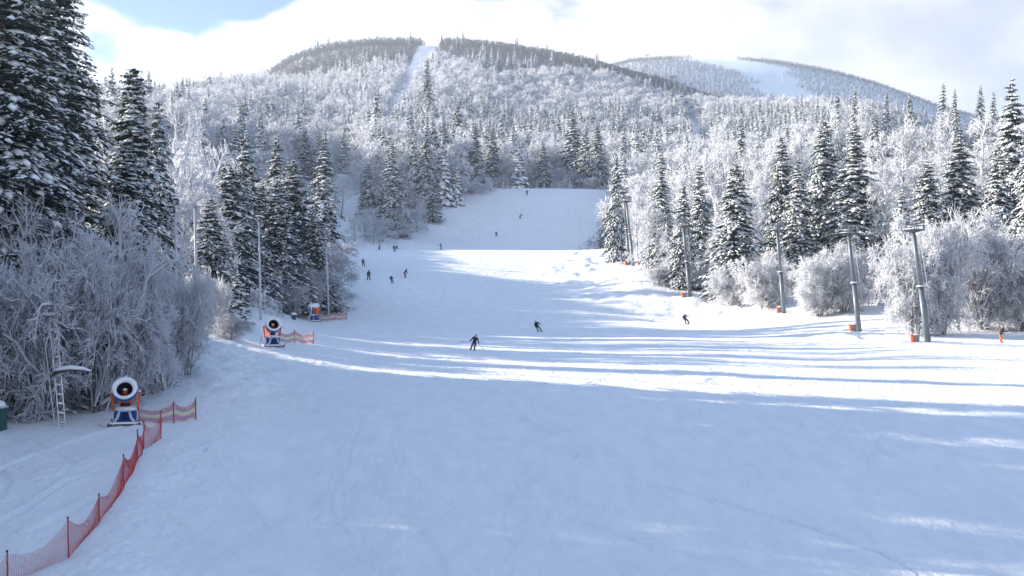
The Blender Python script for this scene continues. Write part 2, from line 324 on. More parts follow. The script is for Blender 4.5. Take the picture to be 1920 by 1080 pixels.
def empty(name, loc, label, cat, group=None, rz=0):
    o = bpy.data.objects.new(name, None); COL.objects.link(o); o.location = loc; o.rotation_euler.z = rz; o.empty_display_size = .3
    return tag(o, label, cat, group)

# ------------------------------------------------------------------ ground sheet
def build_ground():
    ys = [-40, -25, -14, -6, 0, 4, 8, 12, 15, 18]; y = 18.0
    while y < 420: y *= 1.0037; ys.append(y)
    while y < 2900: y *= 1.016; ys.append(y)
    ys = np.array(ys)
    us = np.concatenate([np.linspace(-2.2, -.62, 40, endpoint=False), np.linspace(-.62, .60, 560), np.linspace(.60, 2.2, 41)[1:]])
    Y, U = np.meshgrid(ys, us, indexing='ij'); X = U*(np.maximum(Y, 0)*1.0+np.where(Y < 60, (60-np.clip(Y, 0, 60))*.45, 0)+ np.where(Y < 0, -Y*.3, 0))
    Z = ground_z(X, Y); n, m = Y.shape; i = np.arange(n*m).reshape(n, m)
    q = np.stack([i[:-1, :-1], i[:-1, 1:], i[1:, 1:], i[1:, :-1]], -1).reshape(-1, 4)
    me = raw_mesh('snow_ground', np.stack([X, Y, Z], -1).reshape(-1, 3), [q], [M['ground']], smooth=True)
    tag(put('snow_ground', me), 'snow covered ski piste rising from the foreground to forested hills', kind='structure')
build_ground()

# ------------------------------------------------------------------ trees
def nrm(v): return v/np.maximum(np.linalg.norm(v, axis=-1, keepdims=True), 1e-9)
class TM:
    """collects tree geometry in bulk"""
    def __init__(s): s.V = []; s.Q = []; s.T = []; s.qm = []; s.tm = []; s.n = 0; s.qs = []; s.ts = []
    def prism(s, p, q, r0, r1, mi=0, k=3, smooth=True):
        """k-sided frusta p->q"""
        if len(p) == 0: return
        d = nrm(q-p); ref = np.where(np.abs(d[:, 2:3]) > .92, np.array([[1., 0, 0]]), np.array([[0, 0, 1.]]))
        a = nrm(np.cross(d, ref)); b = np.cross(a, d); ang = np.arange(k)*2*np.pi/k+np.pi/2
        ring = a[:, None]*np.cos(ang)[None, :, None]+b[:, None]*np.sin(ang)[None, :, None]
        r0 = np.broadcast_to(r0, (len(p),)); r1 = np.broadcast_to(r1, (len(p),))
        if np.all(r1 <= 0):
            v = np.concatenate([p[:, None]+ring*r0[:, None, None], q[:, None]], 1); base = s.n+np.arange(len(p))[:, None]*(k+1)
            f = np.concatenate([np.concatenate([base+j, base+(j+1) % k, base+k], 1)[:, None] for j in range(k)], 1).reshape(-1, 3)
            s.T.append(f); s.tm.append(np.full(len(f), mi)); s.ts.append(np.full(len(f), smooth)); s.n += len(p)*(k+1)
        else:
            v = np.concatenate([p[:, None]+ring*r0[:, None, None], q[:, None]+ring*r1[:, None, None]], 1); base = s.n+np.arange(len(p))[:, None]*(2*k)
            f = np.concatenate([np.concatenate([base+j, base+(j+1) % k, base+k+(j+1) % k, base+k+j], 1)[:, None] for j in range(k)], 1).reshape(-1, 4)
            s.Q.append(f); s.qm.append(np.full(len(f), mi)); s.qs.append(np.full(len(f), smooth)); s.n += len(p)*2*k
        s.V.append(v.reshape(-1, 3))
    def lens(s, p, q, w, up, dn, top, bot, side=None, smooth=True, mid=.5):
        """leaf-sized pads p->q: width w, thickness up above and dn below; top / bot material index per pad"""
        if len(p) == 0: return
        d = nrm(q-p); sd = nrm(np.cross(d, np.array([[0, 0, 1.]]))+1e-6) if side is None else side; n = np.cross(sd, d)
        m = p*(1-mid)+q*mid; W = np.broadcast_to(w, (len(p),))[:, None]; U = np.broadcast_to(up, (len(p),))[:, None]; D = np.broadcast_to(dn, (len(p),))[:, None]
        v = np.stack([p, q, m-sd*W/2, m+sd*W/2, m+n*U, m-n*D], 1); b = s.n+np.arange(len(p))*6
        # (p,side,top) ...
        ft = [(0, 3, 4), (3, 1, 4), (1, 2, 4), (2, 0, 4)]; fb = [(3, 0, 5), (1, 3, 5), (2, 1, 5), (0, 2, 5)]
        top = np.broadcast_to(top, (len(p),)); bot = np.broadcast_to(bot, (len(p),))
        for fs, mm in ((ft, top), (fb, bot)):
            for t in fs: s.T.append(np.stack([b+t[0], b+t[1], b+t[2]], 1)); s.tm.append(mm); s.ts.append(np.full(len(p), smooth))
        s.V.append(v.reshape(-1, 3)); s.n += len(p)*6
    def tri(s, a, b, c, mi):
        v = np.stack([a, b, c], 1); i = s.n+np.arange(len(a))[:, None]*3+np.arange(3)
        s.T.append(i); s.tm.append(np.broadcast_to(mi, (len(a),))); s.ts.append(np.full(len(a), False)); s.V.append(v.reshape(-1, 3)); s.n += len(a)*3
    def mesh(s, name, mats):
        fs = []; mi = []; sm = []
        if s.Q: fs.append(np.concatenate(s.Q)); mi.append(np.concatenate(s.qm)); sm.append(np.concatenate(s.qs))
        if s.T: fs.append(np.concatenate(s.T)); mi.append(np.concatenate(s.tm)); sm.append(np.concatenate(s.ts))
        return raw_mesh(name, np.concatenate(s.V), fs, mats, np.concatenate(mi), np.concatenate(sm))

def conifer(seed, H, Rad, step, nb, ntw, sub, snow=.75, low=.06, shape=.9, frost=False, far=False):
    """snow laden spruce: returns (trunk mesh, crown mesh). crown slots: 0 snow, 1 needles"""
    g = np.random.default_rng(seed); tm = TM(); ns = 9
    zt = np.linspace(0, H*.97, ns); wob = np.cumsum(g.normal(0, .0025*H, (ns, 2)), 0)*(.4 if not far else 0); tp = np.column_stack([wob, zt]); tp[0, 2] = -1.2
    tr = np.interp(zt, [0, H*.8, H], [.014*H, .004*H, .01])
    tm.prism(tp[:-1], tp[1:], tr[:-1], tr[1:], 0, 8 if not far else 4)
    trunk = tm.mesh('trunk', [M['bark']])
    cr = TM(); P = []; Q = []; Ls = []; lvl = []
    levels = int((H*(1-low))/step)
    B0 = []; AZ = []; LL = []; TT = []
    for i in range(levels):
        t = 1-(1-(i+.3)/levels)**1.18; z = H*(low+(1-low)*t); n = max(4, int(round(nb*(1-.30*t)))); a0 = g.uniform(0, 6.28)
        L0 = Rad*((1-t)**shape*.97+.03)*(.9+.1*min(1, t/.06))
        for k in range(n):
            B0.append((np.interp(z, zt, wob[:, 0]), np.interp(z, zt, wob[:, 1]), z+g.uniform(-.4, .4)*step)); AZ.append(a0+6.283*k/n+g.normal(0, .22)); LL.append(L0*g.choice([1, 1, .85, .7, 1.1])*g.uniform(.8, 1.1)); TT.append(t)
    B0 = np.array(B0); AZ = np.array(AZ); LL = np.array(LL); TT = np.array(TT); N = len(LL)
    D = np.column_stack([np.cos(AZ), np.sin(AZ)]); S = np.column_stack([-np.sin(AZ), np.cos(AZ)])
    rise = np.interp(TT, [0, .5, .85, 1], [-.30, -.10, .12, .55])+g.normal(0, .06, N); droop = np.interp(TT, [0, .6, 1], [.42, .42, .30])*g.uniform(.6, 1.25, N)
    def on(i, s, off=0.0):
        x = LL[i]*s; pos = np.empty((len(i), 3)); pos[:, :2] = B0[i, :2]+D[i]*x[:, None]+S[i]*np.asarray(off)[:, None]; pos[:, 2] = B0[i, 2]+x*rise[i]-LL[i]*droop[i]*np.maximum(s, 0)**1.9; return pos
    def snowy(n, pr): return np.where(g.random(n) < pr, 0, 1)
    bs = np.clip(snow+g.normal(0, .30, N), .05, 1.0)
    def snow_on(i, s): return np.where(g.random(len(i)) < bs[i]*(.62+.5*s), 0, 1)
    if far:
        al = np.arange(N)
        for s0, s1, wf in ((-.05, .62, .66), (.40, 1.05, .56)):
            o0 = g.normal(0, .05, N)*LL; o1 = g.normal(0, .16, N)*LL
            p = on(al, np.full(N, s0), o0); q = on(al, np.full(N, s1), o1)
            cr.lens(p, q, wf*LL+.12, .10*LL+.06, .20*LL+.10, snowy(N, snow), snowy(N, .25 if frost else .06), mid=.6)
        for sg in (-1, 1):
            i = np.where(g.random(N) < .8)[0]; p = on(i, np.full(len(i), .35), np.zeros(len(i))); q = on(i, np.full(len(i), .85), sg*.38*LL[i]); q[:, 2] -= .10*LL[i]
            cr.lens(p, q, .34*LL[i]+.1, .10*LL[i]+.05, .22*LL[i]+.08, snowy(len(i), snow), snowy(len(i), .25 if frost else .05), mid=.6)
        return trunk, cr.mesh('crown', [M['snow'], M['needles_frosted'] if frost else M['needles']])
    # dense inner boughs round the stem
    al = np.arange(N); o0 = g.normal(0, .04, N)*LL
    for s0, s1 in ((-.02, .32), (.12, .50), (.15, .55), (.34, .74)):
        o0 = g.normal(0, .07, N)*LL; sn = snowy(N, snow*.8); cr.lens(on(al, np.full(N, s0), o0), on(al, np.full(N, s1), o0+g.normal(0, .10, N)*LL), np.minimum(.36*LL+.12, .62), np.where(sn == 0, np.minimum(.10*LL+.05, .2), .05), np.minimum(.16*LL+.08, .4), sn, np.where(g.random(N) < (.3 if frost else .02), 0, 1), mid=.6)
    ss = np.linspace(0, 1, 5)
    for a, b in zip(ss[:-1], ss[1:]):
        cr.prism(on(al, np.full(N, a), np.zeros(N)), on(al, np.full(N, b), np.zeros(N)), .010*LL+.012, .006*LL+.008, 1, 3)
    # side twigs forming flat drooping fans
    for j in range(ntw):
        s0 = .10+.86*(j+.5)/ntw
        for sg in (-1, 1):
            sj = np.clip(s0+g.normal(0, .04, N), .04, .97); keep = (LL > .5*g.random(N)) & (g.random(N) < .93); i = np.where(keep)[0]; s_ = sj[i]; n = len(i)
            wl = LL[i]*np.interp(s_, [0, .25, .6, 1], [.16, .36, .32, .10])*g.uniform(.7, 1.2, n); fw = wl*.75
            p0 = on(i, s_, np.zeros(n)); p1 = p0.copy(); p1[:, :2] += S[i]*(sg*wl)[:, None]*.8+D[i]*fw[:, None]; p1[:, 2] -= wl*g.uniform(.22, .65, n)+LL[i]*droop[i]*.45*s_*wl/np.maximum(LL[i], .1)
            for u in range(sub):
                a = u/sub; b = min(1.06, (u+1.25)/sub); jit = g.normal(0, .05, (n, 3))*wl[:, None]
                pa = p0*(1-a)+p1*a; pb = p0*(1-b)+p1*b+jit
                ln = np.linalg.norm(pb-pa, axis=1); w = np.clip(ln*g.uniform(.38, .62, n), .10, .55)*(1.1-.35*b); ok = np.ones(n, bool)
                sn = snow_on(i, b); th = np.where(sn == 0, w*g.uniform(.25, .55, n), w*.08)
                cr.lens(pa, pb, w, th, w*.22, sn, np.where(g.random(n) < (.35 if frost else .03), 0, 1), mid=g.uniform(.45, .65))
                # hanging needle fringe
                k = np.where(g.random(n) < .75)[0]; m_ = (pa[k]+pb[k])/2; hang = w[k]*g.uniform(.5, 1.2, len(k))
                c = m_+g.normal(0, .04, (len(k), 3)); c[:, 2] -= hang; c[:, :2] += (D[i][k])*hang[:, None]*.4
                cr.tri(pa[k]*.85+pb[k]*.15, pb[k], c, 1 if not frost else np.where(g.random(len(k)) < .3, 0, 1))
    # heavier lumps of snow lying on the boughs, thicker toward the tips
    for s0 in ((.3, .55, .78, .95) if H < 24 else (.25, .4, .55, .7, .82, .93)):
        i = np.where(g.random(N) < bs*.8*(.5+.5*s0))[0]; n = len(i); s_ = np.clip(s0+g.normal(0, .08, n), .1, 1.0)
        off = g.normal(0, .12, n)*LL[i]; p = on(i, s_-.09, off); q = on(i, s_+.10, off*1.15); p[:, 2] += .03; q[:, 2] -= np.abs(off)*.3
        w = np.clip(LL[i]*.16*g.uniform(.6, 1.3, n)+.05, .1, .42)
        cr.lens(p, q, w, w*g.uniform(.25, .5, n), w*.1, 0, 1)
    # leader
    z = np.linspace(H*.93, H*1.0, 4); top = np.column_stack([np.full(4, wob[-1, 0]), np.full(4, wob[-1, 1]), z])
    cr.prism(top[:-1], top[1:], np.array([.09, .07, .05])*H/20, np.array([.07, .05, .02])*H/20, 0, 5)
    return trunk, cr.mesh('crown', [M['snow'], M['needles_frosted'] if frost else M['needles']])

def decid(seed, H, spread, n1, n2, n3, n4, matn, stems=1, w=1.0, droop=.10, lowest=.18, far=False):
    """rime coated broadleaf tree or thicket: (trunk mesh, crown mesh)"""
    g = np.random.default_rng(seed); tr = TM(); cr = TM()
    if stems == 1:
        k = 7; z = np.linspace(0, H*.8, k); xy = np.cumsum(g.normal(0, .012*H, (k, 2)), 0); xy[0] = 0; tp = np.column_stack([xy, z]); r = np.interp(z, [0, H*.8], [.011*H, .02]); tp[0, 2] = -1.0
        tr.prism(tp[:-1], tp[1:], r[:-1], r[1:], 0, 7 if not far else 4); par = tp[None].repeat(1, 0)
    else:
        k = 7; st = []
        for _ in range(stems):
            a = g.uniform(0, 6.28); el = R(g.uniform(52, 86)); L = H*g.uniform(.55, .9)/math.sin(el); d = np.array([math.cos(a)*math.cos(el), math.sin(a)*math.cos(el), math.sin(el)])
            t = np.linspace(0, 1, k)[:, None]; base = np.array([g.normal(0, .10*spread), g.normal(0, .10*spread), -.6]); c = base+d*L*t; c[:, :2] += np.cumsum(g.normal(0, .012*H, (k, 2)), 0); st.append(c)
        par = np.array(st); r = np.linspace(.010*H, .003*H, k)
        for a in range(k-1): tr.prism(par[:, a], par[:, a+1], r[a], r[a+1], 0, 5)
    trunk = tr.mesh('trunk', [M['bark_snowy']])
    def children(par, m, L, seg, ang, up, lo, hi=1.0, axis=False):
        n, k, _ = par.shape; s = np.sort(g.uniform(lo, hi, (n, m)), 1).ravel(); pi = np.repeat(np.arange(n), m)
        f = s*(k-1); i = np.clip(f.astype(int), 0, k-2); fr = (f-i)[:, None]; p = par[pi, i]*(1-fr)+par[pi, i+1]*fr; d = nrm(par[pi, i+1]-par[pi, i])
        rnd = nrm(g.normal(0, 1, (len(pi), 3))); rnd = nrm(rnd-d*(rnd*d).sum(1, keepdims=True)*.85)
        
        upv = np.zeros((len(pi), 3)); upv[:, 2] = (up*1.6*s-.14) if axis else up
        d = nrm(d*math.cos(ang)+rnd*math.sin(ang)+upv); LL = L*(1.1-.55*s)*g.uniform(.6, 1.2, len(pi)); pts = [p]
        for j in range(seg):
            d = nrm(d+g.normal(0, .16, d.shape)+np.array([0, 0, -droop*(j+1)*.5])); p = p+d*(LL/seg)[:, None]; pts.append(p)
        return np.stack(pts, 1)
    L1 = children(par, n1 if stems == 1 else max(3, n1//2), spread*.95, 4, R(50 if stems == 1 else 42), .30, lowest, axis=stems == 1)
    wr = w*H/15
    def emit(B, r0, r1, k=3):
        n = B.shape[1]-1
        for a in range(n):
            ra = r0+(r1-r0)*a/n; rb = r0+(r1-r0)*(a+1)/n
            cr.prism(B[:, a], B[:, a+1], ra, 0 if (a == n-1 and r1 <= .001) else max(rb, .004), 0, k)
    emit(L1, .075*wr, .03*wr, 4 if not far else 3)
    if stems > 1: L1 = np.concatenate([L1, par[:, 2:]], 0)[:, :5] if par.shape[1]-2 >= 5 else L1
    L2 = children(L1, n2, spread*.50, 3, R(48), .12, .15); emit(L2, .038*wr, .016*wr)
    L3 = children(L2, n3, spread*.27, 2, R(48), .04, .12)
    if n4:
        emit(L3, .021*wr, .011*wr); L4 = children(L3, n4, spread*.135, 1, R(50), .0, .08); emit(L4, .017*wr, 0)
    else: emit(L3, .06*wr, 0)
    return trunk, cr.mesh('crown', [M[matn]])

print('building tree kinds')
PROTO = {}
def kind(key, name, fn, *a, **k): PROTO[key] = (name, fn(*a, **k), a[1])
# near spruces
kind('sA', 'spruce_tree', conifer, 1, 33.0, 5.8, .50, 8, 7, 4, snow=.60, low=.03, shape=.72)
kind('sB', 'spruce_tree', conifer, 2, 20.0, 2.9, .46, 8, 5, 3, snow=.72, low=.05, shape=.45)
kind('sC', 'spruce_tree', conifer, 3, 20.0, 4.6, .50, 8, 6, 3, snow=.60, low=.04, shape=.70)
for i in range(3): kind('sM%d' % i, 'spruce_tree', conifer, 20+i, 20.0, (3.7, 4.3, 3.2)[i], 0.56, 7, 5, 2, snow=.82, low=.05, shape=(.72, .68, .62)[i])
for i in range(4): kind('sF%d' % i, 'spruce_tree', conifer, 30+i, 17.0, (3.2, 2.6, 3.6, 2.9)[i], .80, 8, 0, 0, snow=.82, low=.04, shape=(.72, .62, .78, .68)[i], far=True, frost=True)
kind('sS', 'spruce_tree', conifer, 41, 6.5, 1.7, .42, 6, 4, 2, snow=.72, low=.16, shape=.8)
# rime trees
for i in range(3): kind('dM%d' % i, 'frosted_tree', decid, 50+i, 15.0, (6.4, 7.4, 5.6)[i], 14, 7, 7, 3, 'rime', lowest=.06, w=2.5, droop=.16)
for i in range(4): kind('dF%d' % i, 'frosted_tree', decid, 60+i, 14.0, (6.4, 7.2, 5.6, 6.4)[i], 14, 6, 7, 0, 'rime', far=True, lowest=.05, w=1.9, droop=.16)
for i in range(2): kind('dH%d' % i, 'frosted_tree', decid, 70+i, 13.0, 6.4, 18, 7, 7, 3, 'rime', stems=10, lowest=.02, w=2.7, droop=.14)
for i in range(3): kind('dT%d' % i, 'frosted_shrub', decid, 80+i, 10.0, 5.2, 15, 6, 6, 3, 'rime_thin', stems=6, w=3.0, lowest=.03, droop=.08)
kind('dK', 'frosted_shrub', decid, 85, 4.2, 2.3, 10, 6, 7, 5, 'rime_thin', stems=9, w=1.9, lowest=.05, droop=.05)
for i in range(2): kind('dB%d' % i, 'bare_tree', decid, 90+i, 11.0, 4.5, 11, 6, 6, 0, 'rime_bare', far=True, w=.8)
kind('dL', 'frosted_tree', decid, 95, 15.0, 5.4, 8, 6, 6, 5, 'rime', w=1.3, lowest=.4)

def tree(key, x, y, h, wscale=1.0, label='', cat='tree', group=None, rz=None, sink=0.0):
    name, (tm, cm), H = PROTO[key]; s = h/H; root = bpy.data.objects.new(name, None); COL.objects.link(root)
    root.location = (x, y, gz(x, y)-sink); root.rotation_euler.z = random.uniform(0, 6.28) if rz is None else rz; root.scale = (s*wscale, s*wscale, s); root.empty_display_size = .5
    for nm, me in (('trunk', tm), ('crown', cm)):
        c = bpy.data.objects.new(nm, me); COL.objects.link(c); c.parent = root
    return tag(root, label, cat, group)
N_TREES = {'spruce_tree': 0, 'frosted_tree': 0, 'frosted_shrub': 0}
PLACED = []        # (x, y, radius)
SHOW = []          # (column, depth, half width, top row, foot row) of the hand placed trees
def hero(key, px, top, d, half, label, group=None, cat='tree'):
    x, y = at(px, d); h = (540-top)/F*d-gz(x, y); name, (tm, cm), H = PROTO[key]
    co = np.empty(len(cm.vertices)*3, np.float32); cm.vertices.foreach_get('co', co); rad = np.percentile(np.hypot(co[0::3], co[1::3]), 90 if name == 'spruce_tree' else 97)
    s = h/H; ws = (half/F*d)/(rad*s); ws = min(1.7, max(.55, ws))
    tree(key, x, y, h, ws, label, cat, group); N_TREES[name] += 1; PLACED.append((x, y, rad*s*ws)); SHOW.append((px, d, half, top, 540-gz(x, y)/d*F))
GS, GF, GB = 'snow laden spruces', 'frosted broadleaf trees', 'frosted bushes of the thicket'
#@@HEROES
SPR = [
 ('sA', 0, -270, 68, 165, 'tallest dark spruce behind the ladder, cut off by the top of the photo'),
 ('sA', 88, -150, 84, 140, 'tall spruce with long drooping boughs next to the tallest one'),
 ('sC', -90, 40, 78, 110, 'spruce at the photo edge behind the green box, mostly cut off'),
 ('sB', 248, 130, 90, 62, 'tall columnar spruce with a flat snowy top above the thicket'),
 ('sC', 296, 188, 104, 45, 'darker spruce half hidden behind the columnar spruce'),
 ('sB', 240, 275, 85, 58, 'shorter bushy spruce standing in front of the columnar spruce'),
 ('sC', 185, 205, 125, 35, 'small dark spruce in the gap before the columnar spruce'),
 ('sM0', 376, 222, 160, 36, 'slim spruce rising behind the two lamp poles by the thicket'),
 ('sC', 430, 285, 132, 58, 'broad dark spruce between the lamp poles with heavy snowy boughs'),
 ('sC', 462, 250, 152, 46, 'tallest spruce of the dark clump behind the chain link fence'),
 ('sM1', 520, 255, 165, 40, 'slender spruce in the clump just before the broadest one'),
 ('sC', 549, 300, 160, 80, 'broadest dark spruce of the clump, beside the farthest snow gun'),
 ('sC', 395, 372, 116, 48, 'lower dark spruce right behind the second lamp pole'),
 ('sC', 492, 350, 152, 52, 'dark spruce standing behind the lamp pole on the snow bank'),
 ('sC', 452, 335, 143, 56, 'dark spruce low in the clump, right behind the chain link fence'),
 ('sC', 522, 338, 150, 54, 'dark spruce in the clump between the fence and the broadest one'),
 ('sC', 588, 392, 157, 40, 'low dark spruce at the piste side of the broadest dark spruce'),
 ('sM1', 1572, 168, 385, 13, 'first skyline spruce from the dark pair toward the photo edge'),
 ('sM2', 1603, 160, 400, 14, 'thin skyline spruce straight above the widest striped spruce'),
 ('sM0', 1662, 166, 380, 14, 'skyline spruce above the second tallest pylon on the ridge'),
 ('sM1', 1706, 172, 372, 13, 'skyline spruce above the tallest pylon on the ridge'),
 ('sM2', 1768, 156, 392, 15, 'taller of two neighbouring skyline spruces over the big frosted bushes'),
 ('sM0', 1790, 166, 380, 14, 'lower of two neighbouring skyline spruces over the big frosted bushes'),
 ('sM1', 1838, 160, 388, 14, 'skyline spruce halfway to the tallest spruce at the photo edge'),
 ('sM2', 1862, 172, 365, 13, 'skyline spruce peeking out beside the tallest sunlit forest spruce'),
 ('sM2', 608, 255, 205, 34, 'white crusted narrow spruce behind the broadest dark spruce'),
 ('sS', 446, 508, 104, 30, 'small young spruce alone on the snow bank near the second snow gun'),
 ('sM0', 735, 268, 312, 30, 'pale spruce on the tip of the wooded knoll above the skiers'),
 ('sM2', 690, 305, 330, 22, 'narrow pale spruce at the side of the narrow trail'),
 ('sM1', 738, 315, 306, 24, 'dark sided spruce in the middle front of the wooded knoll'),
 ('sM2', 712, 226, 385, 14, 'thin spruce tip showing above the knoll'),
 ('sM0', 832, 228, 370, 34, 'broad pale spruce at the top end of the wooded knoll'),
 ('sM1', 800, 240, 345, 22, 'spruce behind the middle of the wooded knoll'),
 ('sM2', 812, 325, 330, 24, 'low spruce at the piste side of the wooded knoll'),
 ('sM2', 800, 112, 690, 15, 'lone tall spruce standing beside the cut line on the far hillside'),
 ('sM0', 890, 232, 388, 28, 'first large pale spruce above the upper piste edge'),
 ('sM2', 923, 238, 398, 26, 'second large pale spruce above the upper piste edge'),
 ('sM1', 858, 190, 430, 22, 'tall spruce above the pale ones at the upper piste edge'),
 ('sM2', 1018, 262, 402, 18, 'thin spruce just above the skier at the head of the upper piste'),
 ('sM0', 1073, 204, 432, 26, 'tallest spruce above the head of the upper piste'),
 ('sM2', 1098, 240, 408, 22, 'snow crusted spruce beside the tallest one above the upper piste'),
 ('sM1', 1120, 232, 402, 22, 'last spruce before the sunlit forest at the head of the upper piste'),
 ('sM1', 1155, 288, 228, 20, 'slim spruce at the corner of the sunlit forest by the twin pylons'),
 ('sM1', 1140, 385, 288, 20, 'small shaded spruce at the foot of the upper piste'),
 ('sM0', 1240, 282, 212, 30, 'sunlit spruce with a white flank behind the twin pylons'),
 ('sM1', 1281, 342, 188, 26, 'small spruce just behind the third shortest pylon'),
 ('sM2', 1312, 305, 202, 28, 'sunlit narrow spruce between two lower spruces of the lit forest edge'),
 ('sM1', 1377, 303, 176, 50, 'broad snow loaded spruce at the lit forest edge near the middle pylon'),
 ('sC', 1466, 255, 196, 40, 'dark spruce behind the middle pylon platform'),
 ('sM0', 1496, 296, 178, 40, 'snowy spruce in front of the tall dark pair'),
 ('sC', 1546, 226, 188, 50, 'tall narrow one of the dark spruce pair above the bushes'),
 ('sM0', 1602, 238, 176, 66, 'widest snow striped spruce of the pair above the bushes'),
 ('sM2', 1692, 352, 152, 30, 'small spruce above the tallest pylon platform'),
 ('sM1', 1740, 300, 165, 44, 'snowy spruce standing over the big frosted bush'),
 ('sC', 1800, 252, 172, 52, 'shaded dark spruce behind the big frosted bush'),
 ('sM0', 1872, 272, 158, 44, 'shaded spruce beside the tallest one over the person in orange trousers'),
 ('sM2', 1898, 150, 162, 46, 'tallest spruce above the person in orange trousers'),
 ('sM1', 1936, 215, 140, 48, 'spruce cut by the photo edge behind the person in orange trousers'),
 ('sM2', 1390, 218, 300, 16, 'dark spruce top rising alone out of the sunlit forest crown'),
 ('sM2', 1640, 205, 330, 16, 'small spruce on the sunlit hillside above the dark pair'),
]
for k, px, top, d, half, lb in SPR: hero(k, px, top, d, half, lb, GS)
RIM = [
 ('dH0', 1712, 440, 121, 56, 'big frosted bush growing right behind the tallest pylon'),
 ('dH1', 1765, 408, 122, 80, 'tallest of the big frosted bushes with upright white twigs'),
 ('dH0', 1845, 412, 127, 80, 'shaded frosted bush behind the person in orange trousers'),
 ('dH1', 1918, 440, 126, 70, 'frosted bush cut by the photo edge past the person in orange trousers'),
 ('dH0', 1965, 430, 128, 80, 'frosted bush almost wholly past the photo edge'),
 ('dH1', 1535, 478, 146, 60, 'round frosted bush between the middle pylon and the next taller one'),
 ('dH0', 1580, 462, 146, 55, 'frosted bush whose crown meets the second tallest pylon'),
 ('dH0', 1432, 480, 162, 50, 'white frosted bush in front of the snow loaded spruce'),
 ('dH1', 1370, 505, 168, 40, 'low sunlit frosted bush at the foot of the snow loaded spruce'),
 ('dM0', 1342, 420, 184, 40, 'sunlit frosted tree before the lit forest spruces'),
 ('dM1', 1262, 430, 194, 42, 'sunlit frosted tree beside the foot of the third shortest pylon'),
 ('dH0', 1240, 500, 190, 30, 'low frosted bush near the pylon with the red mat'),
 ('dM2', 1216, 372, 208, 40, 'bright white frosted tree just behind the twin pylons'),
 ('dM0', 1196, 330, 232, 36, 'frosted tree rising above the twin pylon platforms'),
 ('dM1', 1440, 330, 205, 44, 'sunlit frosted tree between the snow loaded and the dark spruce'),
 ('dM0', 1655, 330, 172, 60, 'frosted tree beside the widest snow striped spruce'),
 ('dM2', 1700, 385, 140, 50, 'frosted tree top between the two tallest pylons'),
 ('dM1', 1782, 225, 215, 62, 'large frosted beech rising over the shaded spruces'),
 ('dM2', 1692, 215, 235, 60, 'sunlit frosted beech above the second tallest pylon'),
 ('dM0', 1300, 262, 262, 40, 'frosted tree dome high behind the lone white flanked spruce'),
 ('dM1', 1345, 285, 236, 44, 'bright frosted dome above the small sunlit spruces'),
 ('dM2', 1408, 262, 268, 44, 'bright frosted dome next to the lone dark spruce top'),
 ('dM0', 1425, 290, 228, 44, 'bright frosted crown just left of the dark spruce behind the middle pylon'),
 ('dM1', 1652, 262, 226, 46, 'bright frosted crown just right of the widest striped spruce'),
 ('dM2', 1742, 232, 262, 46, 'frosted crown between the two large frosted beeches'),
 ('dM0', 1842, 212, 252, 48, 'frosted crown beside the tallest spruce of the sunlit forest'),
 ('dM1', 1560, 200, 318, 40, 'frosted dome above the tall narrow spruce of the dark pair'),
 ('dM2', 1622, 190, 340, 40, 'frosted dome on the sunlit hillside skyline'),
 ('dM0', 1500, 225, 300, 42, 'frosted dome behind the dark spruce of the middle pylon'),
 ('dM1', 1360, 235, 320, 38, 'frosted dome at the upper limit of the sunlit forest'),
 ('dM2', 1282, 300, 232, 36, 'sunlit frosted tree right behind the white flanked spruce'),
 ('dH0', 1318, 500, 187, 34, 'low frosted bush right of the third shortest pylon'),
 ('sM0', 598, 246, 372, 24, 'tall pale spruce at the upper left side of the narrow trail'),
 ('sM2', 572, 240, 380, 22, 'pale spruce in the row above the broadest dark spruce'),
 ('dL', 640, 325, 330, 30, 'lone crooked tree with a snowy crown on the narrow trail'),
 ('dM1', 700, 395, 290, 40, 'frosted tree at the low end of the wooded knoll'),
 ('dM2', 665, 402, 284, 24, 'small frosted tree nearest the narrow trail on the knoll'),
 ('dM0', 748, 392, 303, 32, 'frosted tree in the middle of the knoll edge'),
 ('dM1', 782, 378, 318, 34, 'frosted tree at the piste end of the knoll edge'),
 ('dM2', 718, 408, 295, 30, 'frosted tree below the pale spruce of the knoll'),
 ('dM0', 565, 470, 156, 40, 'frosted tree in front of the broadest dark spruce'),
 ('dM2', 505, 330, 158, 40, 'leafless frosted tree before the dark spruce clump'),
 ('dM1', 330, 225, 140, 70, 'frosted tree between the columnar spruce and the dark clump'),
 ('dM0', 180, 200, 118, 45, 'frosted tree in the gap beside the tall drooping spruce'),
 ('dM1', 348, 248, 121, 50, 'tall frosted tree just left of the slim spruce behind the lamp poles'),
 ('dM0', 392, 262, 128, 46, 'tall frosted tree standing between the slim spruce and the broad dark one'),
 ('dM2', 330, 330, 112, 60, 'lower frosted tree behind the thicket and first lamp pole'),
 ('dH1', 1165, 405, 262, 26, 'small frosted bush where the sunlit forest meets the upper piste'),
]
for k, px, top, d, half, lb in RIM: hero(k, px, top, d, half, lb, GF)
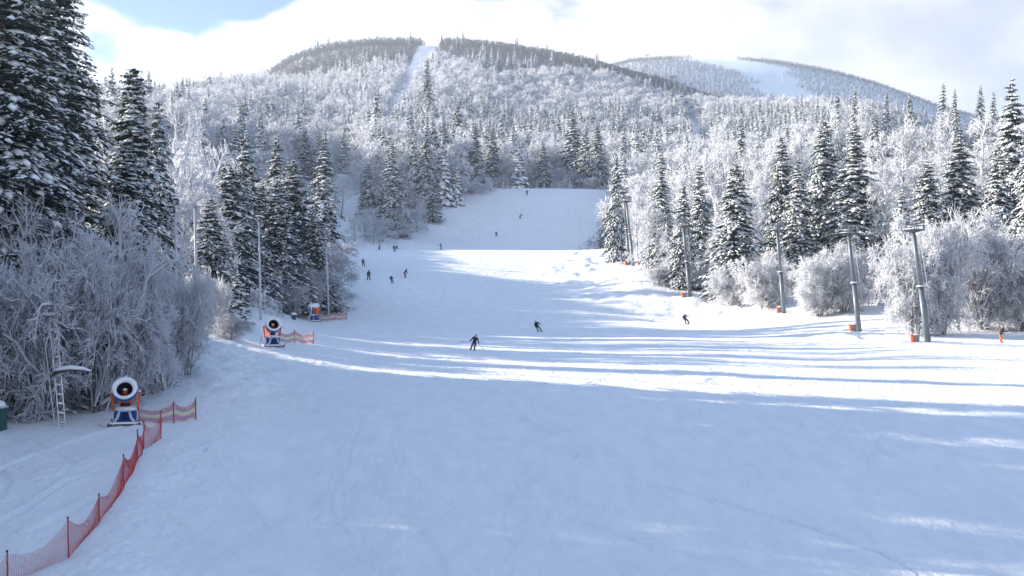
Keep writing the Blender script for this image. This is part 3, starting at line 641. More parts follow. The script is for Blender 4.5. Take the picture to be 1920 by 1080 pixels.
THK = [
 ('dT0', 20, 375, 62.5, 95, 'frosted bush behind the green box at the photo edge'),
 ('dT1', 100, 420, 62.8, 90, 'thin stemmed frosted bush around the ladder'),
 ('dT2', 175, 450, 64, 90, 'frosted bush with dark upright stems beside the ladder'),
 ('dT0', 240, 500, 66, 80, 'frosted bush directly behind the nearest snow gun'),
 ('dT1', 305, 478, 68, 80, 'frosted bush hanging over the nearest striped banner'),
 ('dT2', 350, 510, 73, 60, 'outermost frosted bush of the thicket beside the piste'),
 ('dT0', 60, 335, 65.5, 90, 'tall frosted bush reaching up in front of the tallest spruce'),
 ('dT2', 140, 380, 67, 85, 'tall frosted bush in front of the drooping spruce'),
 ('dT1', 262, 440, 77, 62, 'frosted bush under the columnar spruce'),
 ('dT0', 372, 500, 86, 48, 'sunlit frosted bush with long twigs near the first lamp pole'),
 ('dT1', 400, 480, 96, 40, 'sunlit frosted bush by the second lamp pole'),
 ('dK', 432, 585, 94, 40, 'small thin leafless bush on the snow before the bank'),
 ('dT2', 580, 505, 153, 40, 'frosted bush behind the farthest snow gun'),
 ('dT0', 545, 515, 146, 36, 'frosted bush beside the chain link fence end'),
 ('dT1', -20, 520, 62.5, 60, 'low frosted bush at the very edge beside the green box'),
]
for k, px, top, d, half, lb in THK: hero(k, px, top, d, half, lb, GB, 'bush')
#@@FILL
# ---- where open snow lies, as photo columns per depth
_LD = [20, 61, 62, 72, 85, 100, 112, 130, 155, 180, 200, 265, 300, 330, 370, 386, 390]
_LL = [-2000, -2000, 350, 380, 420, 470, 590, 630, 650, 645, 625, 610, 612, 612, 612, 612, 612]
_LR = [4000, 4000, 4000, 4000, 4000, 2400, 1760, 1640, 1480, 1325, 1245, 1190, 1135, 1143, 1150, 1150, 0]
def open_snow(px, d):
    o = (px > np.interp(d, _LD, _LL)) & (px < np.interp(d, _LD, _LR)) & (d < 389)
    knoll = (d > 284) & (px > np.interp(d, [284, 300, 330, 400], [690, 668, 672, 690])) & (px < np.interp(d, [284, 300, 318, 340, 355, 372, 385, 390], [690, 745, 785, 832, 868, 925, 1000, 1150]))
    o &= ~knoll
    o |= (d > 265) & (d < 430) & (px > 612) & (px < np.interp(d, [265, 330, 430], [668, 670, 672]))
    c = np.interp(d, [600, 800, 1000, 1400, 1500], [728, 752, 780, 812, 818]); o |= (d > 600) & (d < 1600) & (np.abs(px-c) < np.interp(d, [600, 1400], [15, 20]))
    c = np.interp(d, [480, 700, 900], [1332, 1306, 1284]); o |= (d > 480) & (d < 900) & (np.abs(px-c) < np.interp(d, [480, 900], [20, 7]))
    c = np.interp(d, [1800, 1900, 2000, 2100, 2200, 2400], [1540, 1500, 1440, 1358, 1308, 1296]); o |= (d > 1650) & (np.abs(px-c) < np.interp(d, [1650, 2000, 2100, 2250, 2500], [50, 56, 82, 58, 48])*(1+.25*np.sin(d/23.)+.2*np.sin(d/9.+px/17.)))
    return o
def field(d0, d1, p0, p1, sp):
    """jittered plan grid of points in a depth range"""
    n = int((d1-d0)/sp)+1; out = []
    for i in range(n):
        d = d0+(i+.5)*(d1-d0)/n; x0 = (p0-960)/F*d; x1 = (p1-960)/F*d; m = max(1, int((x1-x0)/sp)); x = x0+(np.arange(m)+.5)*(x1-x0)/m
        out.append(np.column_stack([x+rng.uniform(-.48, .48, m)*sp, np.full(m, d)+rng.uniform(-.48, .48, m)*sp]))
    P = np.concatenate(out); u = P[:, 0]/P[:, 1]*F+960; return P[~open_snow(u, P[:, 1])]
def horizon_cull(P, hgt, margin=1.0):
    """drop trees wholly hidden behind ground that stands nearer"""
    dd = np.exp(np.linspace(math.log(40), math.log(2600), 200)); pp = np.arange(-400, 2400, 20.0)
    A = np.maximum.accumulate(base_z(((pp[:, None]-960)/F)*dd[None], np.broadcast_to(dd, (len(pp), len(dd))))/dd, 1)
    u = P[:, 0]/P[:, 1]*F+960; i = np.clip(((u+400)/20).astype(int), 0, len(pp)-1); j = np.clip(np.searchsorted(dd, P[:, 1]*.97)-1, 0, len(dd)-1)
    return (base_z(P[:, 0], P[:, 1])+hgt+4)/P[:, 1] > A[i, j]
def sep(P, H):
    k = np.ones(len(P), bool)
    for x, y, r in H: k &= np.hypot(P[:, 0]-x, P[:, 1]-y) > max(1.6, r*.62)
    return P[k]
def zone(px, d):
    """words that place a tree between things one can find"""
    if d < 385:
        if px < 600: return 'the dark spruce clump' if d < 190 else 'the slope behind the spruce clump'
        if px < 960: return 'the wooded knoll beside the upper piste'
        return ('the lit forest behind the twin pylons' if px < 1260 else 'the lit forest behind the middle pylons' if px < 1500 else 'the forest above the two tallest pylons' if px < 1730 else 'the forest above the person in orange trousers')
    side = 'the ridge beyond the columnar spruce' if px < 470 else 'the slope above the narrow trail' if px < 700 else 'the slope above the wooded knoll' if px < 880 else 'the slope above the upper piste' if px < 1160 else 'the valley side behind the twin pylons' if px < 1440 else 'the ridge behind the sunlit forest'
    return side
cand = []      # (apparent size, kind, key, x, y, h, w)
P = np.concatenate([field(72, 390, -60, 1990, 5.6), field(390, 470, -60, 1990, 6.5)]); P = sep(P, PLACED)
u_ = P[:, 0]/P[:, 1]*F+960
P = P[~((u_ < 470) & (P[:, 1] < 105)) & ~((u_ > 380) & (u_ < 640) & (P[:, 1] < 152)) & ~((u_ > 1640) & (P[:, 1] < 128))]
for x, y in P:
    u = x/y*F+960; con = random.random() < (.06 if (u > 1180 and y < 390) else .14 if u < 640 else .34 if y < 400 else .22)
    edge = min(1.0, .62+(y-100)/260)*(.72 if u < 600 and y < 330 else 1)
    con = con and y > 125; zf = gz(x, y)
    cap = 99.0
    for hp, hd, hw, ht, hb in SHOW:
        if hd > y and abs(hp-u) < hw+(5.0/y*F)*.75 and hd < 460: cap = min(cap, (540-(ht+.80*(hb-ht)))/F*y-zf)
    if cap < 3.2: continue
    if 225 < y < 305 and u < 612: cap = min(cap, 5.5 if u > 200 else 7.5)
    if 345 < y < 400 and 655 < u < 880: edge = 1.3; cap = max(cap, 23)
    if con: cand.append(['spruce_tree', 'sM%d' % random.randrange(3) if y < 300 else 'sF%d' % random.randrange(4), x, y, random.choice([11, 15, 18, 21, 24])*random.uniform(.85, 1.1)*edge, random.uniform(.85, 1.15)]); cand[-1][4] = min(cand[-1][4], cap)
    else: cand.append(['frosted_tree', 'dM%d' % random.randrange(3) if y < 230 else 'dF%d' % random.randrange(4), x, y, random.uniform(10.5, 17.5)*edge, random.uniform(.85, 1.2)]); cand[-1][5] *= min(1.6, max(1, cand[-1][4]/max(cap, 1))**.5); cand[-1][4] = min(cand[-1][4], cap)
hh = np.array([c[4] for c in cand]); PP = np.array([c[2:4] for c in cand]); vis = horizon_cull(PP, hh)
cand = [c for c, v in zip(cand, vis) if v]; cand.sort(key=lambda c: -c[4]/c[3])
STUFF = {'spruce_tree': [], 'frosted_tree': [], 'bare_tree': []}
SIZEW = lambda h, nm: ('tall' if h > 17.5 else 'mid sized' if h > 13.5 else 'short')
for nm, key, x, y, h, w in cand:
    u = x/y*F+960
    if N_TREES[nm] < 298 and -20 < u < 1945:
        N_TREES[nm] += 1; zn = zone(u, y); what = 'snow covered spruce' if nm == 'spruce_tree' else 'frost covered broadleaf tree'
        tree(key, x, y, h, w, f'{SIZEW(h, nm)} {what} inside {zn}', 'tree', ('spruces in ' if nm == 'spruce_tree' else 'frosted trees in ')+zn)
    else: STUFF[nm].append((x, y, h, w))
# ---- the far woods: beyond counting
for d0, d1, sp in ((470, 720, 6.8), (720, 1050, 7.8), (1050, 1560, 6.2)):
    P = field(d0, d1, -40, 1990, sp); u = P[:, 0]/P[:, 1]*F+960
    hgt = rng.uniform(10, 18, len(P)); cl = fbm(P[:, 0]/45, P[:, 1]/60, 77, 3)
    pc = np.clip(np.where((P[:, 1] < 780) & (u > 440), .30, .09)+.50*cl, .01, .5)*np.where((u > 860) & (P[:, 1] < 700), 1.6, 1)*np.where(P[:, 1] > 1080, .12, 1); r = rng.random(len(P)); con = r < pc
    top = (P[:, 1] > 1010+90*fbm(P[:, 0]/80, P[:, 1]*0, 5, 2)) & (u > 500); bare = ~con & top
    hgt = np.where(con, rng.uniform(11, 23, len(P)), np.where(bare, rng.uniform(8, 12.5, len(P)), hgt))
    v = horizon_cull(P, hgt)
    for q in np.where(v)[0]: STUFF['spruce_tree' if con[q] else 'bare_tree' if bare[q] else 'frosted_tree'].append((P[q, 0], P[q, 1], hgt[q], rng.uniform(.85, 1.2)))
P = field(1650, 2500, 1100, 1990, 6.3); v = horizon_cull(P, np.full(len(P), 9.0))
for q in np.where(v)[0]: STUFF['bare_tree' if rng.random() > .05 else 'spruce_tree'].append((P[q, 0], P[q, 1], rng.uniform(5, 9.5), 1.3))
#@@OFFFRAME
# ---- forest that goes on beyond the frame on the sun's side and shades the piste
def off_h(x, y):
    c = y+.364*x
    if y > 96: return random.uniform(6, 12)
    if 40 < c < 46: return random.uniform(15, 17) if x > -60 else 10.0
    if 60 < c < 70: return random.uniform(12, 15) if x > -60 else 10.0
    return random.uniform(20, 27) if x > -80 else random.uniform(14, 22)
random.seed(11)
for _ in range(2300):
    y = random.uniform(8, 330); x = random.uniform(-190, -20); u = x/y*F+960
    if x > -.4665*y-11.5 or (x > -27 and y < 60) or (y+.364*x > 70 and random.random() > .40): continue
    if -x > 60+.55*y: continue
    STUFF['spruce_tree' if random.random() < .6 else 'frosted_tree'].append((x, y, off_h(x, y), 1.0))
for _ in range(160):
    y = random.uniform(140, 420); u = random.uniform(2030, 2420); x = (u-960)/F*y
    STUFF['spruce_tree' if random.random() < .4 else 'frosted_tree'].append((x, y, random.uniform(10, 18), 1.0))

def merged(key):
    name, (tm, cm), H = PROTO[key]; import bmesh
    bm = bmesh.new(); bm.from_mesh(cm); nm_ = len(cm.materials); bm.from_mesh(tm); bm.faces.ensure_lookup_table()
    for f in bm.faces[len(cm.polygons):]: f.material_index = nm_
    me = bpy.data.meshes.new(key); bm.to_mesh(me); bm.free()
    for m in list(cm.materials)+list(tm.materials): me.materials.append(m)
    return bpy.data.objects.new(name+'_source', me), H
def scatter(name, keys, pts, label):
    if not pts: return
    src = [merged(k) for k in keys]; A = np.array(pts); x, y, h, w = A.T; z = ground_z(x, y)
    idx = rng.integers(0, len(keys), len(A)); H = np.array([s[1] for s in src])[idx]; s = h/H
    me = bpy.data.meshes.new(name); me.vertices.add(len(A)); me.vertices.foreach_set('co', np.column_stack([x, y, z-.2]).astype(np.float32).ravel())
    a = me.attributes.new('tree_scale', 'FLOAT_VECTOR', 'POINT'); a.data.foreach_set('vector', np.column_stack([s*w, s*w, s]).astype(np.float32).ravel())
    a = me.attributes.new('tree_turn', 'FLOAT_VECTOR', 'POINT'); a.data.foreach_set('vector', np.column_stack([0*x, 0*x, rng.uniform(0, 6.28, len(A))]).astype(np.float32).ravel())
    a = me.attributes.new('tree_kind', 'INT', 'POINT'); a.data.foreach_set('value', idx.astype(np.int32))
    o = tag(put(name, me), label, kind='stuff'); ng = bpy.data.node_groups.new(name, 'GeometryNodeTree')
    ng.interface.new_socket('Geometry', in_out='INPUT', socket_type='NodeSocketGeometry'); ng.interface.new_socket('Geometry', in_out='OUTPUT', socket_type='NodeSocketGeometry')
    n = ng.nodes; gi = n.new('NodeGroupInput'); go = n.new('NodeGroupOutput'); ip = n.new('GeometryNodeInstanceOnPoints'); jn = n.new('GeometryNodeJoinGeometry')
    for so, _ in reversed(src):
        oi = n.new('GeometryNodeObjectInfo'); oi.inputs['Object'].default_value = so; oi.inputs['As Instance'].default_value = True; ng.links.new(oi.outputs['Geometry'], jn.inputs[0])
    def attr(nm, t):
        q = n.new('GeometryNodeInputNamedAttribute'); q.data_type = t; q.inputs['Name'].default_value = nm; return q.outputs['Attribute']
    ng.links.new(gi.outputs[0], ip.inputs['Points']); ng.links.new(jn.outputs[0], ip.inputs['Instance']); ip.inputs['Pick Instance'].default_value = True
    ng.links.new(attr('tree_kind', 'INT'), ip.inputs['Instance Index']); ng.links.new(attr('tree_scale', 'FLOAT_VECTOR'), ip.inputs['Scale'])
    er = n.new('FunctionNodeEulerToRotation'); ng.links.new(attr('tree_turn', 'FLOAT_VECTOR'), er.inputs[0]); ng.links.new(er.outputs[0], ip.inputs['Rotation'])
    ng.links.new(ip.outputs[0], go.inputs[0]); md = o.modifiers.new('woods', 'NODES'); md.node_group = ng
scatter('spruce_forest', ['sF0', 'sF1', 'sF2', 'sF3'], STUFF['spruce_tree'], 'distant snow covered spruces spread over the hillsides')
scatter('frosted_forest', ['dF0', 'dF1', 'dF2', 'dF3'], STUFF['frosted_tree'], 'frost covered broadleaf forest over the hillsides')
scatter('bare_forest', ['dB0', 'dB1'], STUFF['bare_tree'], 'grey brown leafless forest on the hilltops under the cloud')
print('trees', N_TREES, {k: len(v) for k, v in STUFF.items()})
# ------------------------------------------------------------------ snow guns
def snow_gun(px, py, scale, yaw, elev, label):
    x, y = hit(px, py); root = empty('snow_gun', (x, y, gz(x, y)-.04), label, 'snow gun', 'snow guns beside the piste', R(yaw)); root.scale = (scale,)*3
    e = R(elev); ax = Vector((0, -math.cos(e), math.sin(e))); c = Vector((0, .12, 1.62))         # barrel axis, centre
    f = MB()                                                                                  # skid frame
    for sx_ in (-1, 1):
        f.tube([(sx_*.78, -.80, .16), (sx_*.78, -.70, .07), (sx_*.78, .75, .07), (sx_*.78, .90, .2)], .055, 8)
    for yy in (-.66, .62): f.tube([(-.78, yy, .10), (.78, yy, .10)], .05, 8)
    f.build('skid_frame', M['dark_steel'], root)
    sf = MB()
    for sx_ in (-1, 1): sf.blob((sx_*.78, -.05, .12), (.13, .85, .10), 3+sx_)
    sf.blob((0, -.68, .14), (.82, .16, .09), 8); sf.build('frame_snow', M['snow'], root)
    b = MB(); b.box((0, .06, .50), (1.12, .86, .66), bev=.12); mb = b.build('machine_box', M['blue'], root)
    b = MB(); b.blob((0, .06, .80), (.64, .52, .22), 5); b.build('snow_cap', M['snow'], mb)
    b = MB(); b.box((0, -.355, .46), (.40, .03, .42), bev=.02); b.build('front_panel', M['blue'], mb)
    for s_ in (-1, 1):                                                                        # A shaped front legs
        l = MB(); l.tube([(s_*.24, -.50, .80), (s_*.34, -.62, .45), (s_*.58, -.70, .10)], [.065, .07, .08], 8); l.build('front_leg', M['pole'] if scale > 1 else M['red_small'] if s_ > 0 else M['pole'], root)
    l = MB(); l.tube([(-.26, -.50, .80), (.26, -.50, .80)], .05, 8); l.build('cross_bar', M['pole'], root)
    bl = MB(); pr = []
    for k in range(13): pr.append((k*.036, .25+(.045 if k % 2 else 0)-.004*k))
    bl.lathe(pr, (0, .05, .80), (0, -.15, 1), 18); bl.build('bellows', M['black'], root)
    for s_ in (-1, 1):                                                                        # yoke arms holding the barrel
        a = MB(); a.box((s_*.66, .16, 1.22), (.09, .30, .95), rot=Matrix.Rotation(R(6*s_), 3, 'Y'), bev=.03); a.lathe([(-.06, .0), (-.06, .15), (.06, .15), (.06, 0)], (s_*.69, .12, 1.62), (1, 0, 0), 14)
        ya = a.build('yoke_arm', M['orange'], root); q = MB(); q.blob((s_*.68, .14, 1.74), (.10, .18, .10), 9); q.build('arm_snow', M['snow'], ya)
    br = MB(); br.lathe([(-.60, .0), (-.60, .40), (-.56, .47), (-.30, .53), (.18, .56), (.36, .60)], c, ax, 28); brl = br.build('barrel', M['orange'], root)
    q = MB(); q.lathe([(.34, .595), (.36, .64), (.55, .65), (.57, .62), (.55, .57)], c, ax, 28); q.build('nozzle_ring', M['blue'], brl)
    q = MB(); q.lathe([(.56, .40), (.30, .36), (-.05, .33), (-.10, .0)], c, ax, 28); q.build('funnel', M['black'], brl)
    # thick ring of snow on the mouth, heavier on its upper side
    q = MB(); a_ = ax.orthogonal().normalized(); a_ = Vector((1, 0, 0)); b_ = ax.cross(a_); vs = []; n, k2 = 28, 10
    if b_.z < 0: b_ = -b_
    for i in range(n):
        t = 2*math.pi*i/n; rr = .115+.035*math.sin(t)+.008*math.sin(3*t); dirv = a_*math.cos(t)+b_*math.sin(t)
        for j in range(k2):
            u = 2*math.pi*j/k2; vs.append(c+ax*(.58+rr*math.cos(u)*.8)+dirv*(.53+.03*math.sin(t)+rr*1.08*math.sin(u)))
    q.add(vs, [[i*k2+j, i*k2+(j+1) % k2, ((i+1) % n)*k2+(j+1) % k2, ((i+1) % n)*k2+j] for i in range(n) for j in range(k2)], 0, True); q.build('mouth_snow', M['snow'], brl)
    q = MB(); vs = []; nn = 14                                                                # snow blanket lying on the barrel
    for i in range(9):
        h = -.60+i*.145; r0 = float(np.interp(h, [-.6, -.3, .2, .6], [.42, .53, .57, .64]))
        for j in range(nn):
            t = math.pi*(.12+.76*j/(nn-1)); th = .14*max(0, math.sin(math.pi*j/(nn-1)))**.6*(1-.5*abs(i-4)/4)+.012; vs.append(c+ax*h+(a_*math.cos(t)+b_*math.sin(t))*(r0+th))
    q.add(vs, [[i*nn+j, i*nn+j+1, (i+1)*nn+j+1, (i+1)*nn+j] for i in range(8) for j in range(nn-1)], 0, True); q.build('barrel_snow', M['snow'], brl)
    q = MB(); q.lathe([(-.1, .16), (.2, .14), (.34, .08), (.38, 0)], c, ax, 16); hb = q.build('hub', M['orange'], brl)
    q = MB(); q.blob(tuple(c+ax*.30+Vector((0, 0, .08))), (.11, .10, .10), 4); q.build('hub_snow', M['snow'], hb)
    q = MB(); q.blob(tuple(c+ax*.30+b_*.78), (.07, .07, .16), 2, flat=False); q.build('top_knob', M['snow'], brl)
    h_ = MB(); h_.tube([(-.62, .3, 1.7), (-.86, .1, 1.1), (-1.0, -.1, .45), (-1.25, -.35, .03)], [.04, .045, .05, .05], 8); h_.build('hose', M['pole'], root)
    p = MB(); p.tube([(.95, -.35, .05), (.98, -.35, .55), (.80, -.35, .62)], .045, 8); p.build('stand_pipe', M['pole'], root)
    return root
snow_gun(235, 796, 1.02, 14, 32, 'nearest orange snow gun with a round snowy mouth and blue base, before the thicket')
snow_gun(511, 650, 1.06, 24, 26, 'second snow gun, on a red leg and mouth turned toward the piste, below the bank')
snow_gun(588, 603, 1.05, -62, -12, 'farthest snow gun seen from its side, under the dark spruces')
# ------------------------------------------------------------------ striped banner nets
def banner(pts, label):
    P = []
    for px, pb, ptop in pts: x, y = hit(px, pb); P.append((x, y, gz(x, y), (pb-ptop)/F*y))
    root = empty('banner_net', P[0][:3], label, 'banner net', 'striped banner nets beside the snow guns'); o = Vector(P[0][:3]); b = MB(); uv = []
    cols, rows = 18, 6; vs = []
    for s in range(len(P)-1):
        A, B = P[s], P[s+1]
        for i in range(cols+1):
            t = i/cols; sag = .30*A[3]*4*t*(1-t)
            for j in range(rows+1):
                f = j/rows; zb = A[2]*(1-t)+B[2]*t+.05-.0*t; h = A[3]*(1-t)+B[3]*t-.05; z = zb+f*(h-sag)+(1-f)*.05*math.sin(9*t+s)
                vs.append((A[0]*(1-t)+B[0]*t-o.x+.02*math.sin(7*t+3*f), A[1]*(1-t)+B[1]*t-o.y+.06*math.sin(5*t+2*f), z-o.z)); uv.append((t, f))
    fs = [[s*(cols+1)*(rows+1)+i*(rows+1)+j, s*(cols+1)*(rows+1)+(i+1)*(rows+1)+j, s*(cols+1)*(rows+1)+(i+1)*(rows+1)+j+1, s*(cols+1)*(rows+1)+i*(rows+1)+j+1] for s in range(len(P)-1) for i in range(cols) for j in range(rows)]
    b.add(vs, fs, 0, True); nb = b.build('net', M['banner'], root); l = nb.data.uv_layers.new(name='UVMap')
    for lp in nb.data.loops: l.data[lp.index].uv = uv[lp.vertex_index]
    for x, y, z, h in P:
        q = MB(); q.tube([(x-o.x, y-o.y-.05, z-o.z-.25), (x-o.x-.03, y-o.y-.05, z-o.z+h+.05)], .034, 8); q.build('net_pole', M['pole_red'], root)
banner([(262, 796, 767), (327, 796, 757), (368, 789, 750)], 'pink and yellow striped banner beside the nearest snow gun')
banner([(522, 643, 621), (553, 643, 619), (588, 646, 622)], 'pink and yellow striped banner beside the second snow gun')
banner([(598, 603, 590), (627, 601, 585), (650, 600, 584)], 'pink and yellow striped banner beside the farthest snow gun')
# ------------------------------------------------------------------ red safety net along the piste
def red_net():
    P = [(*hit(px, pb), ) for px, pb in FENCE_PX]; tops = [1080, 1036, 970, 926, 855, 810, 794, 777]
    P = [(x, y, gz(x, y), (pb-t)/F*y) for (x, y), (px, pb), t in zip(P, FENCE_PX, tops)]; o = Vector(P[0][:3])
    root = empty('safety_net', o, 'red mesh safety net on short poles running along the piste in the foreground', 'safety net')
    b = MB(); rows = 16
    for s in range(len(P)-1):
        A, B = P[s], P[s+1]; L = math.hypot(B[0]-A[0], B[1]-A[1]); cols = max(8, int(L/.075)); vs = []
        for i in range(cols+1):
            t = i/cols; sag = min(.5, .20+.055*L)*4*t*(1-t)*(A[3]+B[3])/2; xx = A[0]*(1-t)+B[0]*t; yy = A[1]*(1-t)+B[1]*t; zg = gz(xx, yy)
            for j in range(rows+1):
                f = j/rows; h = A[3]*(1-t)+B[3]*t-.04; z = zg-.06+f*(h-sag+.06)+.015*math.sin(i*.9+j)
                bel = .10*math.sin(math.pi*f)*math.sin(math.pi*t)+.03*math.sin(4*f+6*t+s); vs.append((xx-o.x+bel+.008*random.random(), yy-o.y-bel*.3, z-o.z))
        b.add(vs, [[i*(rows+1)+j, (i+1)*(rows+1)+j, (i+1)*(rows+1)+j+1, i*(rows+1)+j+1] for i in range(cols) for j in range(rows)], 0)
    n = b.build('net', M['net_red'], root); md = n.modifiers.new('strands', 'WIREFRAME'); md.thickness = .011; md.use_even_offset = False; md.use_boundary = True
    for x, y, z, h in P:
        q = MB(); q.tube([(x-o.x, y-o.y, z-o.z-.3), (x-o.x-.02, y-o.y+.02, z-o.z+h)], .022, 8); pp = q.build('net_pole', M['pole_red'], root)
        q = MB(); q.tube([(x-o.x-.02, y-o.y+.02, z-o.z+h-.01), (x-o.x-.02, y-o.y+.02, z-o.z+h+.06)], .032, 8); q.build('pole_cap', M['black'], pp)
red_net()
# ------------------------------------------------------------------ lamp poles on the thicket side
def lamp_pole(pxt, pyt, pxb, pyb, d, label, head):
    x, y = at(pxb, d); z = gz(x, y); root = empty('lamp_pole', (x, y, z), label, 'lamp pole', 'slim lamp poles on the wooded side'); h = (540-pyt)/F*d-z; dx = (pxt-pxb)/F*d
    q = MB(); q.tube([(0, 0, -.6), (dx*.5, 0, h*.5), (dx, 0, h)], [.15, .12, .09], 10); q.build('pole', M['pole'], root)
    for k, zz in enumerate((.80, .93)):
        q = MB(); q.tube([(dx*zz, 0, h*zz), (dx*zz+.28, -.1, h*zz+.03)], .03, 6); q.box((dx*zz+.32, -.12, h*zz+.04), (.18, .14, .14), bev=.02); q.build('bracket', M['pole'] if k else M['steel'], root)
    for k in range(7):
        q = MB(); zz = .2+.09*k; q.tube([(dx*zz-.16, 0, h*zz), (dx*zz+.16, 0, h*zz)], .02, 6); q.build('climbing_peg', M['steel'], root)
    if head:
        s = .85 if head == 2 else .8
        for k, (hx, hz, ry) in enumerate(((.06, .05, 18), (-.16, -.50, -14)) if head == 2 else ((.05, .1, 12),)):
            q = MB(); q.box((dx+hx, -.12, h+hz), (.42*s, .34, .62*s), rot=Matrix.Rotation(R(ry), 3, 'Y') @ Matrix.Rotation(R(-20), 3, 'X'), bev=.06); hd = q.build('lamp_head', M['black'], root)
            g = MB(); g.box((dx+hx+.01, -.315, h+hz-.05), (.30*s, .03, .42*s), rot=Matrix.Rotation(R(ry), 3, 'Y') @ Matrix.Rotation(R(-20), 3, 'X'), bev=.01); g.build('lamp_glass', M['glass'], hd)
            g = MB(); g.blob((dx+hx, -.05, h+hz+.30*s), (.30, .26, .12), 7); g.build('lamp_snow', M['snow'], hd)
lamp_pole(328, 380, 334, 575, 80.5, 'lamp pole with a dark floodlight on top, rising from the thicket', 2)
lamp_pole(365, 392, 371, 565, 95, 'lamp pole without a floodlight between the thicket and the dark spruces', 0)
lamp_pole(485, 412, 489, 593, 113, 'lamp pole with a snow capped head, standing on the snow bank', 1)
lamp_pole(611, 452, 617, 600, 149, 'lamp pole closest to the skiers, beside the farthest snow gun', 2)
# ------------------------------------------------------------------ steel pylons with platforms on the sunny side
def pylon(pxb, pyb, pxt, pyt, label, hidden_d=None):
    x, y = at(pxb, hidden_d) if hidden_d else hit(pxb, pyb, 90); z = gz(x, y); root = empty('steel_pylon', (x, y, z), label, 'pylon', 'steel pylons with platforms along the forest edge')
    h = (540-pyt)/F*y-z; dx = (pxt-pxb)/F*y; at_ = lambda t, ox=0, oy=0: (dx*t+ox, oy, h*t)
    q = MB(); q.tube([at_(-.03), at_(.49)], [.31, .26], 14); q.build('lower_shaft', M['steel'], root)
    q = MB(); q.tube([at_(.485), at_(1)], [.225, .185], 14); q.build('upper_shaft', M['steel'], root)
    q = MB(); q.lathe([(-.06, .28), (-.06, .40), (.06, .40), (.06, .22)], at_(.49), (0, 0, 1), 16); cl = q.build('collar', M['dark_steel'], root)
    q = MB(); q.blob(tuple(Vector(at_(.49))+Vector((0, 0, .08))), (.40, .40, .16), 3); q.build('collar_snow', M['snow'], cl)
    top = Vector(at_(1)); q = MB(); q.lathe([(-.26, .20), (-.10, .70), (0, 1.14), (.06, 1.16), (.08, 1.10), (.08, 0)], top, (0, 0, 1), 22); pf = q.build('platform', M['dark_steel'], root)
    q = MB(); q.blob(tuple(top+Vector((-.1, 0, .08))), (.98, .96, .12), int(pxb)); q.blob(tuple(top+Vector((-.30, -.1, .42))), (.34, .30, .26), 5); q.build('platform_snow', M['snow'], pf)
    for lev in (.45, .92):
        q = MB(); q.tube([tuple(top+Vector((1.10*math.cos(a*math.pi/10), 1.10*math.sin(a*math.pi/10), lev+.05*math.sin(a)))) for a in range(21)], .05, 6); q.build('rail', M['steel'], pf)
    for k in range(7):
        a = k*2*math.pi/7; q = MB(); q.tube([tuple(top+Vector((1.10*math.cos(a), 1.10*math.sin(a), .04))), tuple(top+Vector((1.10*math.cos(a), 1.10*math.sin(a), .98)))], .045, 6); q.build('rail_post', M['steel'], pf)
    q = MB(); q.tube([tuple(top+Vector((-.9, -.5, .55))), tuple(top+Vector((.9, -.3, .75)))], .07, 8); q.box(tuple(top+Vector((.75, -.35, .85))), (.45, .3, .32), bev=.04); q.box(tuple(top+Vector((-.8, -.5, .75))), (.45, .3, .3), bev=.04); q.build('nozzle_bar', M['steel'], pf)
    ld = None
    for s_ in (-.17, .17):
        q = MB(); q.tube([at_(.24, .62+s_), at_(.96, .40+s_)], .028, 6)
        if ld is None: ld = q.build('ladder', M['pole'], root)
        else: q.build('stile', M['pole'], ld)
    for k in range(26):
        t = .25+.70*k/25; q = MB(); ox = .62-.22*(t-.24)/.72; q.tube([at_(t, ox-.17), at_(t, ox+.17)], .02, 5); q.build('rung', M['pole'], ld)
    return root
pylon(1740, 641, 1712, 432, 'tallest steel pylon, in front of the big frosted bushes')
pylon(1611, 621, 1591, 438, 'second tallest steel pylon, between two groups of frosted bushes')
pylon(1470, 588, 1457, 432, 'steel pylon in front of the dark spruces, third tallest')
pylon(1294, 559, 1281, 424, 'steel pylon below the small sunlit spruces, with an orange pad at its foot')
pylon(1188, 499, 1174, 378, 'front one of the twin pylons, standing beside the red mat')
pylon(1180, 480, 1169, 361, 'rear one of the twin pylons, its foot hidden behind the crest', 222)
def pad(px, py, hpx, label, grey=True):
    x, y = hit(px, py, 90); h = hpx/F*y*.78; root = empty('crash_pad', (x, y, gz(x, y)-.06), label, 'crash pad', 'orange crash pads at the pylon feet', R(-12))
    q = MB(); q.box((0, 0, h/2), (.34, .4, h), rot=Matrix.Rotation(R(-5), 3, 'Y'), bev=.07); q.build('front_panel', M['pad'], root)
    if grey:
        q = MB(); q.box((.42, .12, h*.47), (.48, .45, h*.92), bev=.05); g = q.build('back_block', M['pad_grey'], root); q = MB(); q.blob((.34, .10, h*.93), (.38, .30, .18), int(px)); q.build('snow_cap', M['snow'], root)
pad(1711, 641, 20, 'orange and grey crash pad at the foot of the tallest pylon')
pad(1595, 621, 21, 'orange and grey crash pad at the foot of the second tallest pylon')
pad(1458, 588, 16, 'orange and grey crash pad at the foot of the pylon before the dark spruces')
pad(1280, 559, 13, 'orange and grey crash pad at the foot of the pylon below the small spruces')
pad(1173, 499, 12, 'slim orange crash pad at the foot of the twin pylons')
x, y = hit(1163, 499, 90); q = MB(); q.blob((0, 0, .02), (1.1, .8, .12), 4); o = q.build('red_mat', M['pad']); o.location = (x, y, gz(x, y)-.03); o.scale = (.8, 1, .6); tag(o, 'flat orange red mat lying in the snow beside the twin pylons', 'mat')
